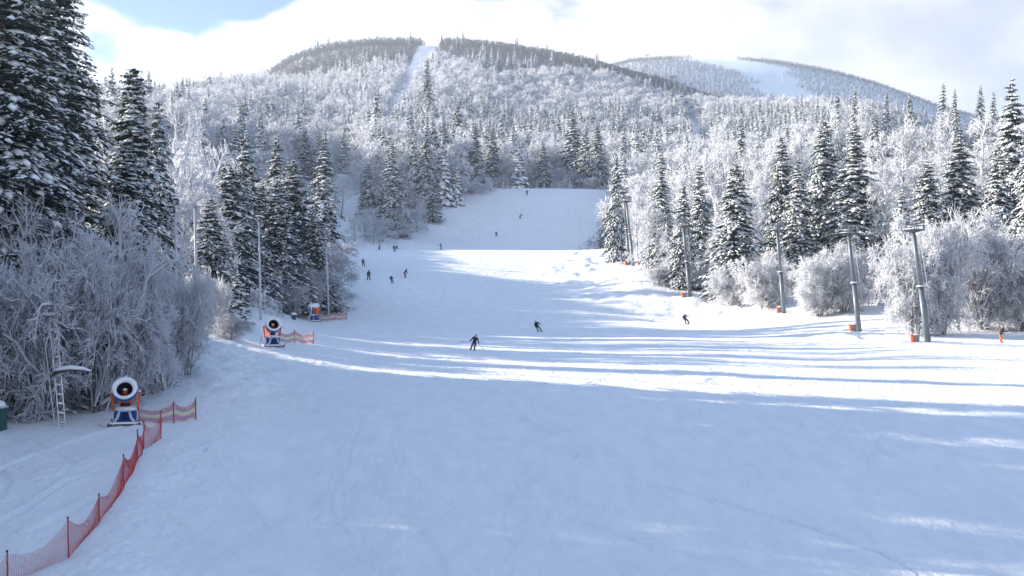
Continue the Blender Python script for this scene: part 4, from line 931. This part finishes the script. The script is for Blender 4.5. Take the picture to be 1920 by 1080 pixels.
x, y = at(1198, 214); root = empty('marker_board', (x, y, gz(x, y)), 'small brownish red board at the forest edge beside the twin pylons', 'board'); q = MB(); q.box((0, 0, 1.0), (.5, .06, .9), bev=.02); q.build('panel', M['red_small'], root); q = MB(); q.tube([(0, .06, -.3), (0, .06, 1.2)], .04, 6); q.build('post', M['wood'], root)
# ------------------------------------------------------------------ ladder, cabinet, fence, boxes at the thicket
def ladder():
    d = 59.3; x, y = at(118, d); z = gz(x, y); root = empty('ladder', (x, y, z), 'snow crusted wooden ladder leaning into the thicket', 'ladder')
    tx = (82-118)/F*d; h = (540-605)/F*d-z+.3; b0 = Vector((-.17, 0, -.3)); t0 = Vector((tx-.19, 1.2, h)); w0 = Vector((.34, 0, 0))
    for k in (0, 1):
        q = MB(); q.tube([b0+w0*k, t0+w0*k*1.05], .038, 7); s = q.build('stile', M['wood'], root); q = MB(); q.tube([b0+w0*k+Vector((0, -.02, .035)), t0+w0*k*1.05+Vector((0, -.02, .035))], .034, 6); q.build('stile_snow', M['snow'], s)
    for k in range(12):
        t = .08+.88*k/11; a = b0.lerp(t0, t); q = MB(); q.tube([a, a+w0*1.03], .028, 6); r = q.build('rung', M['wood'], root)
        q = MB(); q.blob(tuple(a+w0*.5+Vector((0, -.01, .03))), (.19, .06, .05+.03*(k % 3)), k); q.build('rung_snow', M['snow'], r)
    q = MB(); q.box(tuple(t0+w0*.5+Vector((-.10, 0, .03))), (.95, .4, .06), rot=Matrix.Rotation(R(-12), 3, 'Y'), bev=.02); s = q.build('top_board', M['wood'], root); q = MB(); q.blob(tuple(t0+w0*.5+Vector((-.08, 0, .08))), (.48, .26, .16), 3); q.build('board_snow', M['snow'], s)
    x2, y2 = at(104, d+.3); r2 = empty('leaning_pole', (x2, y2, gz(x2, y2)), 'thin snowy pole leaning beside the ladder', 'pole'); tx2 = (64-104)/F*d; q = MB(); q.tube([(0, 0, -.3), (tx2, 1.0, h)], [.035, .025], 7); q.build('pole', M['wood'], r2); q = MB(); q.tube([(0, -.03, -.2), (tx2, .97, h+.02)], [.03, .02], 6); q.build('pole_snow', M['snow'], r2)
    x3, y3 = at(96, d-.2); zz = (540-696)/F*d; r3 = empty('broken_branch', (x3, y3+.4, zz), 'thick broken branch covered in snow resting across the ladder', 'branch'); q = MB(); q.tube([(-.25, .1, -.25), (.3, 0, 0), (.9, -.1, .10), (1.5, .05, .06), (1.85, .2, -.05)], [.10, .12, .10, .07, .03], 8); q.build('branch', M['bark'], r3)
    q = MB(); q.tube([(-.1, .1, -.02), (.3, 0, .10), (.9, -.1, .19), (1.5, .05, .13), (1.9, .2, 0)], [.06, .14, .13, .10, .04], 8); q.build('branch_snow', M['snow'], r3)
ladder()
x, y = at(-5, 58.5); root = empty('utility_cabinet', (x, y, gz(x, y)), 'dark green cabinet with a snow cap at the photo edge before the thicket', 'cabinet'); q = MB(); q.box((0, 0, .5), (.8, .6, 1.4), bev=.04); q.build('body', M['green_box'], root); q = MB(); q.box((.15, -.32, .55), (.4, .04, .9), bev=.01); q.build('door', M['green_box'], root)
q = MB(); q.box((0, 0, 1.24), (.92, .72, .10), bev=.03); q.build('lid', M['pole'], root); q = MB(); q.blob((0, 0, 1.28), (.48, .40, .34), 6); q.build('snow_cap', M['snow'], root)
def wire_fence():
    pp = [(470, 570, 538), (480, 577, 543), (497, 582, 550), (509, 585, 556), (518, 588, 562), (528, 590, 568)]; P = []
    for k, (px, pb, pt) in enumerate(pp): x, y = at(px, 119+2.2*k); P.append((x, y, gz(x, y), (540-pt)/F*y-gz(x, y)))
    o = Vector(P[0][:3]); root = empty('chain_link_fence', o, 'chain link fence with white posts on the snow bank behind the lamp pole', 'fence'); b = MB()
    for A, B in zip(P[:-1], P[1:]):
        n = 14; m = 16; vs = [(A[0]*(1-i/n)+B[0]*i/n-o.x, A[1]*(1-i/n)+B[1]*i/n-o.y, (A[2]*(1-i/n)+B[2]*i/n)-o.z+(A[3]*(1-i/n)+B[3]*i/n-.05)*j/m) for i in range(n+1) for j in range(m+1)]
        b.add(vs, [[i*(m+1)+j, (i+1)*(m+1)+j, (i+1)*(m+1)+j+1, i*(m+1)+j+1] for i in range(n) for j in range(m)])
    w_ = b.build('wire_netting', M['pole'], root); md = w_.modifiers.new('wires', 'WIREFRAME'); md.thickness = .018; md.use_even_offset = False
    for x, y, z, h in P: q = MB(); q.tube([(x-o.x, y-o.y, z-o.z-.3), (x-o.x, y-o.y, z-o.z+h)], .05, 8); q.build('post', M['pole'], root)
    q = MB(); q.tube([(x-o.x, y-o.y, z-o.z+h*.55) for x, y, z, h in P], .03, 6); q.build('rail', M['dark_steel'], root)
    x, y, z, h = P[-1]; q = MB(); q.tube([(x-o.x, y-o.y, z-o.z+h*.9), (x-o.x-.55, y-o.y-.3, z-o.z-.1)], .045, 7); q.build('brace', M['dark_steel'], root)
wire_fence()
x, y = hit(551, 600, 120); root = empty('meter_box', (x, y, gz(x, y)), 'small snow capped box on the bank before the farthest snow gun', 'box'); q = MB(); q.box((0, 0, .3), (.5, .4, .7), bev=.03); q.build('body', M['dark_steel'], root); q = MB(); q.blob((0, 0, .62), (.34, .30, .28), 3); q.build('snow_cap', M['snow'], root)
# ------------------------------------------------------------------ lift masts
def mast(px, d, pyt, label, arm, group, lean=0, r=.25, snowy=True, twin=False):
    x, y = at(px, d); z = gz(x, y); h = (540-pyt)/F*d-z; root = empty('lift_mast', (x, y, z), label, 'lift mast', group); q = MB(); m_ = M['pole'] if snowy else M['dark_steel']
    q.tube([(0, 0, -.6), (lean, 0, h)], [r, r*.7], 10); q.build('shaft', m_, root); q = MB(); q.box((lean, 0, h), (arm, r*1.2, r*1.3), bev=.04); ca = q.build('crossarm', m_, root)
    if twin:
        q = MB(); q.box((lean, 0, h-1.3), (arm*.7, r*1.2, r*1.2), bev=.04); q.build('lower_arm', m_, root)
    for s_ in (-1, 1): q = MB(); q.box((lean+s_*arm*.46, 0, h-.35*r/.25), (r*1.1, r*4, r*1.1), bev=.03); q.build('roller_bank', M['dark_steel'], ca)
    if snowy: q = MB(); q.blob((lean, 0, h+r*.6), (arm*.5, r*.9, r*.8), 3); q.build('snow_cap', M['snow'], ca)
    return root
G1, G2 = 'chairlift masts on the far hills', 'drag lift masts on the far ski run'
mast(604, 236, 400, 'snowy T shaped lift mast peeking out past the broadest dark spruce', 2.4, 'lift masts', .45, .24)
mast(1313, 640, 204, 'lift mast in the cutting behind the sunlit forest', 4.6, G1, 0, .28, False, True)
mast(1262, 900, 143, 'lift mast at the upper end of the cutting behind the sunlit forest', 5.0, G1, 0, .4, False, True)
mast(1213, 1420, 103, 'dark lift mast standing out against the cloud on the bare ridge', 5.2, G1, 0, .45, False)
mast(810, 1440, 86, 'lift mast at one side of the notch on the hilltop', 4.5, G1, 0, .4, False, True)
mast(821, 1460, 88, 'lift mast in the middle of the notch on the hilltop', 4.5, G1, 0, .4, False)
mast(796, 1150, 113, 'lift mast on the cut line below the notch', 4.5, G1, 0, .4, False, True)
mast(783, 960, 142, 'lower lift mast on the cut line below the notch', 4.5, G1, 0, .4, False)
mast(767, 800, 172, 'lowest lift mast on the cut line below the notch', 4.5, G1, 0, .4, False, True)
mast(1331, 2280, 100, 'topmost drag lift mast on the far ski run', 4.5, G2, -1, .45, False)
mast(1389, 2120, 126, 'middle drag lift mast on the far ski run', 4.5, G2, 1, .45, False)
mast(1466, 1960, 136, 'lowest drag lift mast on the far ski run', 3.5, G2, 1, .45, True)
a_, b_ = Vector((*at(1313, 640), (540-200)/F*640)), Vector((*at(1262, 900), (540-145)/F*900)); LC = []
for s_ in (-2.4, 2.4):
    q = MB(); pts = [a_.lerp(b_, t/12)+Vector((s_, 0, -4*4*(t/12)*(1-t/12)*.6)) for t in range(13)]; q.tube([p-a_ for p in pts], .06, 5); o = q.build('lift_cable', M['dark_steel']); o.location = a_
    tag(o, 'thin lift cable strung between the two masts of the cutting', 'cable', 'lift cables'); LC.append(pts)
def chair(p, lb):
    root = empty('lift_chair', p, lb, 'lift chair', 'chairs hanging from the far lift'); q = MB(); q.tube([(0, 0, 0), (0, .3, -1.2), (0, 0, -2.3)], .07, 6); q.build('hanger', M['dark_steel'], root); q = MB(); q.box((0, -.2, -2.4), (2.2, .6, .16), bev=.05); q.build('seat', M['dark_steel'], root); q = MB(); q.box((0, .12, -1.95), (2.2, .12, .7), bev=.05); q.build('backrest', M['dark_steel'], root)
for s_ in (0, 1):
    for k in range(5): t = (k+.6+.4*s_)*2.2; i = int(t); chair(LC[s_][i].lerp(LC[s_][min(12, i+1)], t-i), 'empty chair hanging from the far lift cable in the cutting')
# ------------------------------------------------------------------ people
CL = {}
def cloth(c, rough=.8):
    k = tuple(c)
    if k not in CL: CL[k] = simple('cloth', c, rough, vary=.15, scale=8)
    return CL[k]
SKIN = simple('skin', (.45, .27, .20), .6)
def person(px, py, label, jacket, trousers, helmet=(.03, .03, .035), yaw=0, lean=0, crouch=.12, split=.10, arms='down', board=False, size=1.75, stagger=0.0, dmin=60, skis=True, gear=(.04, .04, .05), turn=0, sleeve=None, group='skiers and snowboarders on the piste', poles=False, fold=.10):
    x, y = hit(px, py, dmin); z = gz(x, y); k = size/1.75
    root = empty('person', (x, y, z), label, 'person', group, R(yaw)); root.scale = (k, k, k)
    J = {}; E = []; dz = crouch*.55; f = -crouch*1.1-fold
    J['pelvis'] = (0, .05+crouch*.35, .95-dz, .155); J['spine'] = (0, f*.35, 1.14-dz, .150); J['chest'] = (0, f*.9, 1.34-dz, .170); J['neck'] = (0, f*1.15, 1.49-dz, .075)
    J['jaw'] = (0, f*1.25-.02, 1.57-dz, .092); J['head'] = (0, f*1.25-.01, 1.66-dz, .118); J['top'] = (0, f*1.25+.01, 1.74-dz, .085); J['nose'] = (0, f*1.25-.135, 1.61-dz, .016)
    E += [('pelvis', 'spine', 'j'), ('spine', 'chest', 'j'), ('chest', 'neck', 'j'), ('neck', 'jaw', 'f'), ('jaw', 'head', 'h'), ('head', 'top', 'h'), ('jaw', 'nose', 'f')]
    AR = {'down': ((.28, .02, -.27), (.30, -.14, -.50)), 'out': ((.30, .04, -.20), (.42, -.16, -.40)), 'wide': ((.38, 0, -.10), (.66, -.04, -.10)), 'fwd': ((.28, -.08, -.26), (.25, -.36, -.28)), 'back': ((.30, .12, -.24), (.36, .22, -.44))}
    for s_, n in ((-1, 'l'), (1, 'r')):
        am = arms if isinstance(arms, str) else arms[0 if s_ < 0 else 1]; el, wr = AR[am]; sh = (s_*.19, f*.92, 1.41-dz); J['sh'+n] = (*sh, .088)
        J['el'+n] = (s_*el[0], sh[1]+el[1], sh[2]+el[2], .066); J['wr'+n] = (s_*wr[0], sh[1]+wr[1], sh[2]+wr[2], .052); d = nrm(np.array(J['wr'+n][:3])-np.array(J['el'+n][:3])); pw = np.array(J['wr'+n][:3]); pm = pw+d*.09; J['pa'+n] = (*pm, .046)
        E += [('chest', 'sh'+n, 'j'), ('sh'+n, 'el'+n, 's'), ('el'+n, 'wr'+n, 's'), ('wr'+n, 'pa'+n, 'g')]
        sd = nrm(np.cross(d, np.array([0, -1., .2]))); dn = nrm(np.cross(sd, d))
        for q_ in range(4):                                             # four gloved fingers of unequal length, curled, and a thumb from the side of the palm
            o_ = (q_-1.5)*.024; ln = (.065, .08, .074, .055)[q_]; a1 = pm+sd*o_+d*ln*.7+dn*.012; a2 = a1+d*ln*.35+dn*.035; J['f%d%s' % (q_, n)] = (*a1, .0135); J['g%d%s' % (q_, n)] = (*a2, .011); E += [('pa'+n, 'f%d%s' % (q_, n), 'g'), ('f%d%s' % (q_, n), 'g%d%s' % (q_, n), 'g')]
        t1 = pw+d*.04+sd*.055+dn*.02; J['t'+n] = (*t1, .015); E.append(('wr'+n, 't'+n, 'g'))
        st = split/2+.02; sg = stagger*s_; J['hi'+n] = (s_*.10, .05+crouch*.35, .88-dz, .118); J['kn'+n] = (s_*(.07+st*.55), -crouch*.9+sg*.5, .50-dz*.6, .088); J['an'+n] = (s_*(.05+st), sg+.02, .11, .078); J['to'+n] = (s_*(.05+st), sg-.17, .055, .058)
        E += [('pelvis', 'hi'+n, 't'), ('hi'+n, 'kn'+n, 't'), ('kn'+n, 'an'+n, 't'), ('an'+n, 'to'+n, 'b')]
    
    for q_ in J:
        if q_[:2] not in ('f0', 'f1', 'f2', 'f3', 'g0', 'g1', 'g2', 'g3') and q_ not in ('head', 'top', 'jaw', 'nose', 'tl', 'tr'): J[q_] = (*J[q_][:3], J[q_][3]*1.22)
    nm = list(J); P = np.array([J[n][:3] for n in nm], float); rad = [J[n][3] for n in nm]
    RM = np.array(Matrix.Rotation(R(lean), 3, 'Y')); foot = np.array([0, 0, .06]); w_ = np.clip((P[:, 2:3]-.02)/.25, 0, 1)
    lo = P[:, 2] < .12
    # lean the body over the feet: shear keeps soles on the snow
    Pl = (P-foot)@RM.T+foot; P = np.where(lo[:, None], P, Pl); P[:, 2] = np.where(lo, P[:, 2], P[:, 2])
    if turn: 
        T = np.array(Matrix.Rotation(R(turn), 3, 'Z')); up = np.array([n in ('spine', 'chest', 'neck', 'jaw', 'head', 'top', 'nose') or n[:2] in ('sh', 'el', 'wr', 'pa', 'f0', 'f1', 'f2', 'f3', 'g0', 'g1', 'g2', 'g3', 'tl', 'tr') for n in nm]); pv = P[nm.index('pelvis')]; P[up] = (P[up]-pv)@T.T+pv
    me = bpy.data.meshes.new('body'); me.from_pydata([tuple(p) for p in P], [(nm.index(a), nm.index(b)) for a, b, c in E], []); ob = bpy.data.objects.new('body', me); COL.objects.link(ob)
    md = ob.modifiers.new('skin', 'SKIN'); md.use_smooth_shade = True; md.branch_smoothing = .3
    sk = me.skin_vertices[0].data
    for i, r in enumerate(rad): sk[i].radius = (r, r); sk[i].use_root = (nm[i] == 'pelvis')
    ss_ = ob.modifiers.new('sub', 'SUBSURF'); ss_.levels = ss_.render_levels = 1
    dg = bpy.context.evaluated_depsgraph_get(); new = bpy.data.meshes.new_from_object(ob.evaluated_get(dg)); bpy.data.objects.remove(ob)
    mats = [cloth(jacket), cloth(trousers), cloth(helmet, .4), SKIN, cloth((.03, .03, .035)), cloth((.05, .05, .06), .4), cloth(sleeve or jacket), cloth((.015, .015, .02), .2)]
    new.materials.clear()
    for m in mats: new.materials.append(m)
    slot = {'j': 0, 't': 1, 'h': 2, 'f': 3, 'g': 4, 'b': 5, 's': 6}; n = len(new.polygons); C = np.empty(n*3); new.polygons.foreach_get('center', C); C = C.reshape(-1, 3); best = np.full(n, 9.0); mi = np.zeros(n, int)
    ix = {n_: i for i, n_ in enumerate(nm)}
    for a, b, c in E:
        A, B = P[ix[a]], P[ix[b]]; ab = B-A; t = np.clip(((C-A)@ab)/(ab@ab), 0, 1); dd = np.linalg.norm(C-A-t[:, None]*ab, axis=1)-.5*(rad[ix[a]]*(1-t)+rad[ix[b]]*t); k2 = dd < best; best[k2] = dd[k2]; mi[k2] = slot[c]
    hd = P[ix['head']]; hp = mi == 2; low_ = C[:, 2]-hd[2]; frt = C[:, 1]-hd[1]
    mi = np.where(hp & (frt < -.03) & (low_ < -.03), 3, mi); mi = np.where(hp & (frt < -.05) & (np.abs(low_) < .035), 7, mi)      # face below dark goggles
    hem = P[ix['pelvis']][2]-.10; mi = np.where((mi == 1) & (C[:, 2] > hem) & (np.abs(C[:, 0]-P[ix['pelvis']][0]) < .26), 0, mi)
    new.polygons.foreach_set('material_index', mi.astype(np.int32)); new.polygons.foreach_set('use_smooth', np.ones(n, bool)); body = put('body', new, root); new.update()
    if skis:
        hx, hy = math.sin(R(yaw)), -math.cos(R(yaw)); sl = math.atan2(gz(x+hx*.7, y+hy*.7)-gz(x-hx*.7, y-hy*.7), 1.4)
        if board:
            q = MB(); q.box((0, 0, 0), (1.5, .27, .03), bev=.012); b = q.build('snowboard', cloth(gear, .4), root); b.location = (0, -.04, .035)
        else:
            for n in 'lr':
                fx, fy = P[ix['an'+n]][0], P[ix['an'+n]][1]; q = MB(); q.tube([(0, .78, 0), (0, -.70, 0), (0, -.84, .03), (0, -.94, .10)], [.04, .045, .045, .025], 6)
                b = q.build('ski', cloth(gear, .4), root); b.location = (fx, fy, .03); b.rotation_euler.x = -sl; b.scale = (1, 1, .5)
    if poles:
        for n, tip in zip('lr', poles):
            h_ = Vector(P[ix['pa'+n]]); q = MB(); tp = Vector(tip); q.tube([(0, 0, 0), tp], .014, 6); q.tube([tp*.93, tp*.94], .045, 8); o = q.build('ski_pole', M['dark_steel']); o.matrix_world = Matrix.Translation((x, y, z))@Matrix.Rotation(R(yaw), 4, 'Z')@Matrix.Translation(h_*k)
            tag(o, ('thin ski pole stretched out level by the skier in grey trousers' if n == 'l' else 'thin ski pole pointing down to the snow by the skier in grey trousers'), 'ski pole', 'ski poles of the skier in grey trousers')
    return root
BK, NV, GR = (.018, .019, .024), (.02, .024, .05), (.10, .10, .11)
person(886, 657, 'skier in a black patterned jacket and grey trousers holding poles, nearest on the piste', (.025, .027, .035), (.13, .125, .135), (.30, .24, .12), 0, 14, .20, .22, 'out', poles=((-1.0, .3, -.10), (.55, .35, -.75)), sleeve=(.05, .055, .065))
person(1012, 622, 'skier in a black jacket and bright green trousers leaning into a turn', BK, (.01, .20, .055), (.40, .12, .10), 10, -26, .14, .34, ('down', 'out'))
person(1289, 608, 'dark clad skier carving alone on the sunlit snow below the pylons', (.045, .04, .075), BK, (.05, .05, .07), 8, -24, .12, .30, ('out', 'out'))
person(1877, 643, 'person in a black jacket and bright orange trousers walking before the big frosted bushes', BK, (.95, .13, .025), (.16, .03, .03), 60, 0, .03, .06, ('down', 'fwd'), stagger=.06, skis=False, group='people standing at the piste edge')
person(691, 525, 'snowboarder in dark clothes with pale straps, nearest of the upper group', (.05, .052, .06), BK, BK, 20, 0, .10, .30, ('down', 'down'), board=True, size=1.8)
person(736, 531, 'small dark skier with arms spread, lowest of the upper group', NV, NV, (.16, .06, .05), 5, -14, .12, .22, ('out', 'out'), size=1.42)
person(759, 521, 'snowboarder in a dark jacket and crimson trousers', (.04, .055, .06), (.42, .015, .06), BK, 70, 0, .16, .22, 'down', board=True, stagger=.04)
person(682, 500, 'skier in a navy and yellow jacket with dark trousers', (.06, .075, .12), NV, (.40, .38, .03), 15, -8, .12, .28, 'down', sleeve=(.30, .30, .03))
person(642, 494, 'child in a dark jacket and green trousers on skis', BK, (.01, .17, .06), BK, 10, -4, .08, .44, 'down', size=1.35)
person(640, 470, 'skier all in black high on the edge of the piste beside the dark spruce', BK, BK, BK, -30, -8, .10, .24, 'fwd', size=1.6)
person(711, 469, 'skier with a pale hood and black trousers standing still on the crest', (.42, .38, .28), BK, (.62, .58, .45), 60, 0, .04, .05, 'down')
person(740, 472, 'skier in a dark jacket with bright blue sides, before the one in cream', (.02, .06, .16), BK, BK, 20, -10, .12, .20, 'down', size=1.6, sleeve=BK)
person(744, 467, 'skier in a cream jacket and dark trousers on the crest', (.70, .62, .50), NV, (.60, .55, .46), -20, 4, .12, .20, 'out')
person(827, 468, 'person with one red sleeve standing alone on the crest', (.05, .05, .055), (.06, .06, .06), BK, -50, 0, .03, .08, ('fwd', 'down'), sleeve=(.40, .05, .05))
person(931, 444, 'lowest skier on the shaded upper slope, in dark red trousers', BK, (.20, .02, .03), BK, 0, -4, .06, .40, 'down', size=1.6, dmin=290)
person(975, 410, 'crouching dark snowboarder halfway down the shaded upper slope', NV, NV, BK, 60, 0, .26, .30, 'fwd', board=True, dmin=290)
person(988, 366, 'topmost dark skier just below the trees of the upper slope', BK, BK, BK, 0, 0, .05, .30, 'down', dmin=290, size=1.8)
for k, (px, py, lb) in enumerate(((1338, 114, 'highest speck of a skier on the far hill run'), (1354, 123, 'skier near the top of the far hill run under the highest one'), (1373, 133, 'skier above the middle drag lift mast on the far run'), (1391, 142, 'skier beside the middle drag lift mast on the far run'), (1410, 148, 'skier below the middle drag lift mast on the far run'), (1430, 153, 'skier near the lower end of the far hill run'), (1451, 155, 'skier close to the lowest drag lift mast on the far run'))):
    person(px, py, lb, BK, BK, BK, 20*k, 0, .06, .3, 'down', dmin=1700, size=1.9, group='far skiers on the hill run')

#@@LIGHT
# ------------------------------------------------------------------ sky, sun, haze, camera
sx, sy, sz = -math.sin(R(SUN_AZ))*math.cos(R(SUN_EL)), math.cos(R(SUN_AZ))*math.cos(R(SUN_EL)), math.sin(R(SUN_EL))
sun = bpy.data.lights.new('sun', 'SUN'); sun.energy = 5.0; sun.angle = R(.53); sun.color = (1.0, .90, .78)
so = bpy.data.objects.new('sun', sun); COL.objects.link(so); so.rotation_euler = Vector((sx, sy, sz)).to_track_quat('Z', 'Y').to_euler()
w = bpy.data.worlds.new('World'); scene.world = w; w.use_nodes = True; nt = w.node_tree; bg = nt.nodes['Background']
sky = nt.nodes.new('ShaderNodeTexSky'); sky.sky_type = 'NISHITA'; sky.sun_disc = False; sky.sun_elevation = R(SUN_EL); sky.sun_rotation = R(-SUN_AZ)
sky.altitude = 1300; sky.air_density = 1.0; sky.dust_density = .6; sky.ozone_density = 1.4
SKY_K = .12
def node(t, **k):
    n = nt.nodes.new(t)
    for a, b in k.items(): setattr(n, a, b)
    return n
def math_(op, a, b=None, c=None):
    n = node('ShaderNodeMath', operation=op)
    for i, v in enumerate((a, b, c)):
        if v is None: continue
        if isinstance(v, (int, float)): n.inputs[i].default_value = v
        else: link(nt, v, n.inputs[i])
    return n.outputs[0]
def ramp(v, a, b, o0=0.0, o1=1.0):
    n = node('ShaderNodeMapRange', interpolation_type='SMOOTHSTEP'); link(nt, v, n.inputs['Value'])
    for k, q in (('From Min', a), ('From Max', b), ('To Min', o0), ('To Max', o1)): n.inputs[k].default_value = q
    return n.outputs['Result']
tc = node('ShaderNodeTexCoord'); sp = node('ShaderNodeSeparateXYZ'); link(nt, tc.outputs['Generated'], sp.inputs[0])
mp = node('ShaderNodeMapping'); mp.inputs['Scale'].default_value = (1, 1, 1.5); link(nt, tc.outputs['Generated'], mp.inputs['Vector'])
n1 = node('ShaderNodeTexNoise'); n1.inputs['Scale'].default_value = 13; n1.inputs['Detail'].default_value = 9; n1.inputs['Roughness'].default_value = .52; n1.inputs['Distortion'].default_value = .25
link(nt, mp.outputs['Vector'], n1.inputs['Vector'])
n2 = node('ShaderNodeTexNoise'); n2.inputs['Scale'].default_value = 13; n2.inputs['Detail'].default_value = 6; link(nt, mp.outputs['Vector'], n2.inputs['Vector'])
def toward(px, py, rad0, rad1):
    v = Vector(((px-960)/F, 1, (540-py)/F)).normalized(); d = node('ShaderNodeVectorMath', operation='DOT_PRODUCT'); link(nt, tc.outputs['Generated'], d.inputs[0]); d.inputs[1].default_value = v
    return ramp(d.outputs['Value'], math.cos(rad1), math.cos(rad0))
low = math_('MAXIMUM', ramp(sp.outputs['Z'], .17, .34, 1.0, 0.0), ramp(sp.outputs['Y'],   .25, -.35, 0.0, .33))                     # clouds hug the hills; unseen cover added behind the camera as white fill
hole = math_('ADD', toward(350, -100, .01, .10), math_('ADD', math_('MULTIPLY', toward(195, 95, .0, .03), .62), math_('MULTIPLY', toward(880, -45, .0, .05), .40)))
hole = math_('ADD', hole, math_('MULTIPLY', toward(480, -80, .0, .06), .8))
cov = math_('ADD', math_('MULTIPLY', n1.outputs['Fac'], 1.25), math_('SUBTRACT', math_('MULTIPLY', low, .85), math_('MULTIPLY', hole, .74)))
mask = ramp(cov, .78, 1.10)
bright = math_('ADD', ramp(sp.outputs['X'], .05, .45, .98, .80), math_('MULTIPLY', math_('SUBTRACT', n2.outputs['Fac'], .5), .55))
ccol = node('ShaderNodeMix', data_type='RGBA'); ccol.inputs['A'].default_value = (.80, .87, 1.0, 1); ccol.inputs['B'].default_value = (1.0, .985, .97, 1)
link(nt, ramp(bright, .70, .98), ccol.inputs['Factor'])
cm_ = node('ShaderNodeVectorMath', operation='SCALE'); link(nt, ccol.outputs['Result'], cm_.inputs[0]); link(nt, math_('MULTIPLY', bright, .345/SKY_K), cm_.inputs['Scale'])
mx = node('ShaderNodeMix', data_type='RGBA'); link(nt, mask, mx.inputs['Factor']); tint = node('ShaderNodeVectorMath', operation='MULTIPLY'); link(nt, sky.outputs['Color'], tint.inputs[0]); tint.inputs[1].default_value = (.70, .85, 1.0); t2 = node('ShaderNodeVectorMath', operation='SCALE'); link(nt, tint.outputs[0], t2.inputs[0]); link(nt, ramp(sp.outputs['Z'], .24, .60, .38, 1.0), t2.inputs['Scale']); link(nt, t2.outputs[0], mx.inputs['A']); link(nt, cm_.outputs[0], mx.inputs['B'])
link(nt, mx.outputs['Result'], bg.inputs['Color']); bg.inputs['Strength'].default_value = SKY_K
def haze():
    m = bpy.data.materials.new('haze'); m.use_nodes = True; t = m.node_tree; t.nodes.remove(t.nodes['Principled BSDF'])
    v = t.nodes.new('ShaderNodeVolumePrincipled'); v.inputs['Color'].default_value = (.70, .84, 1, 1); v.inputs['Density'].default_value = HAZE; v.inputs['Anisotropy'].default_value = .3
    t.links.new(v.outputs[0], t.nodes['Material Output'].inputs['Volume'])
    b = MB(); b.box((0, 1400, 230), (9000, 3400, 560)); o = b.build('haze', m); o.location = (0, 0, 0); tag(o, 'thin winter haze', kind='stuff')
HAZE = .00014
#@@HAZE
haze()
cam = bpy.data.cameras.new('camera'); cam.sensor_width = 36; cam.lens = 36*F/1920; cam.clip_end = 20000; cam.clip_start = .5
co = bpy.data.objects.new('camera', cam); COL.objects.link(co); co.rotation_euler = (R(90), 0, 0); co.location = (0, 0, 0); scene.camera = co
vs = scene.view_settings; vs.view_transform = 'Standard'; vs.look = 'None'; vs.gamma = 1; vs.use_curve_mapping = False; vs.exposure = 1.62
cy = scene.cycles; cy.use_denoising = True; cy.max_bounces = 8; cy.diffuse_bounces = 3; cy.volume_bounces = 1; cy.transparent_max_bounces = 12; cy.sample_clamp_indirect = 4
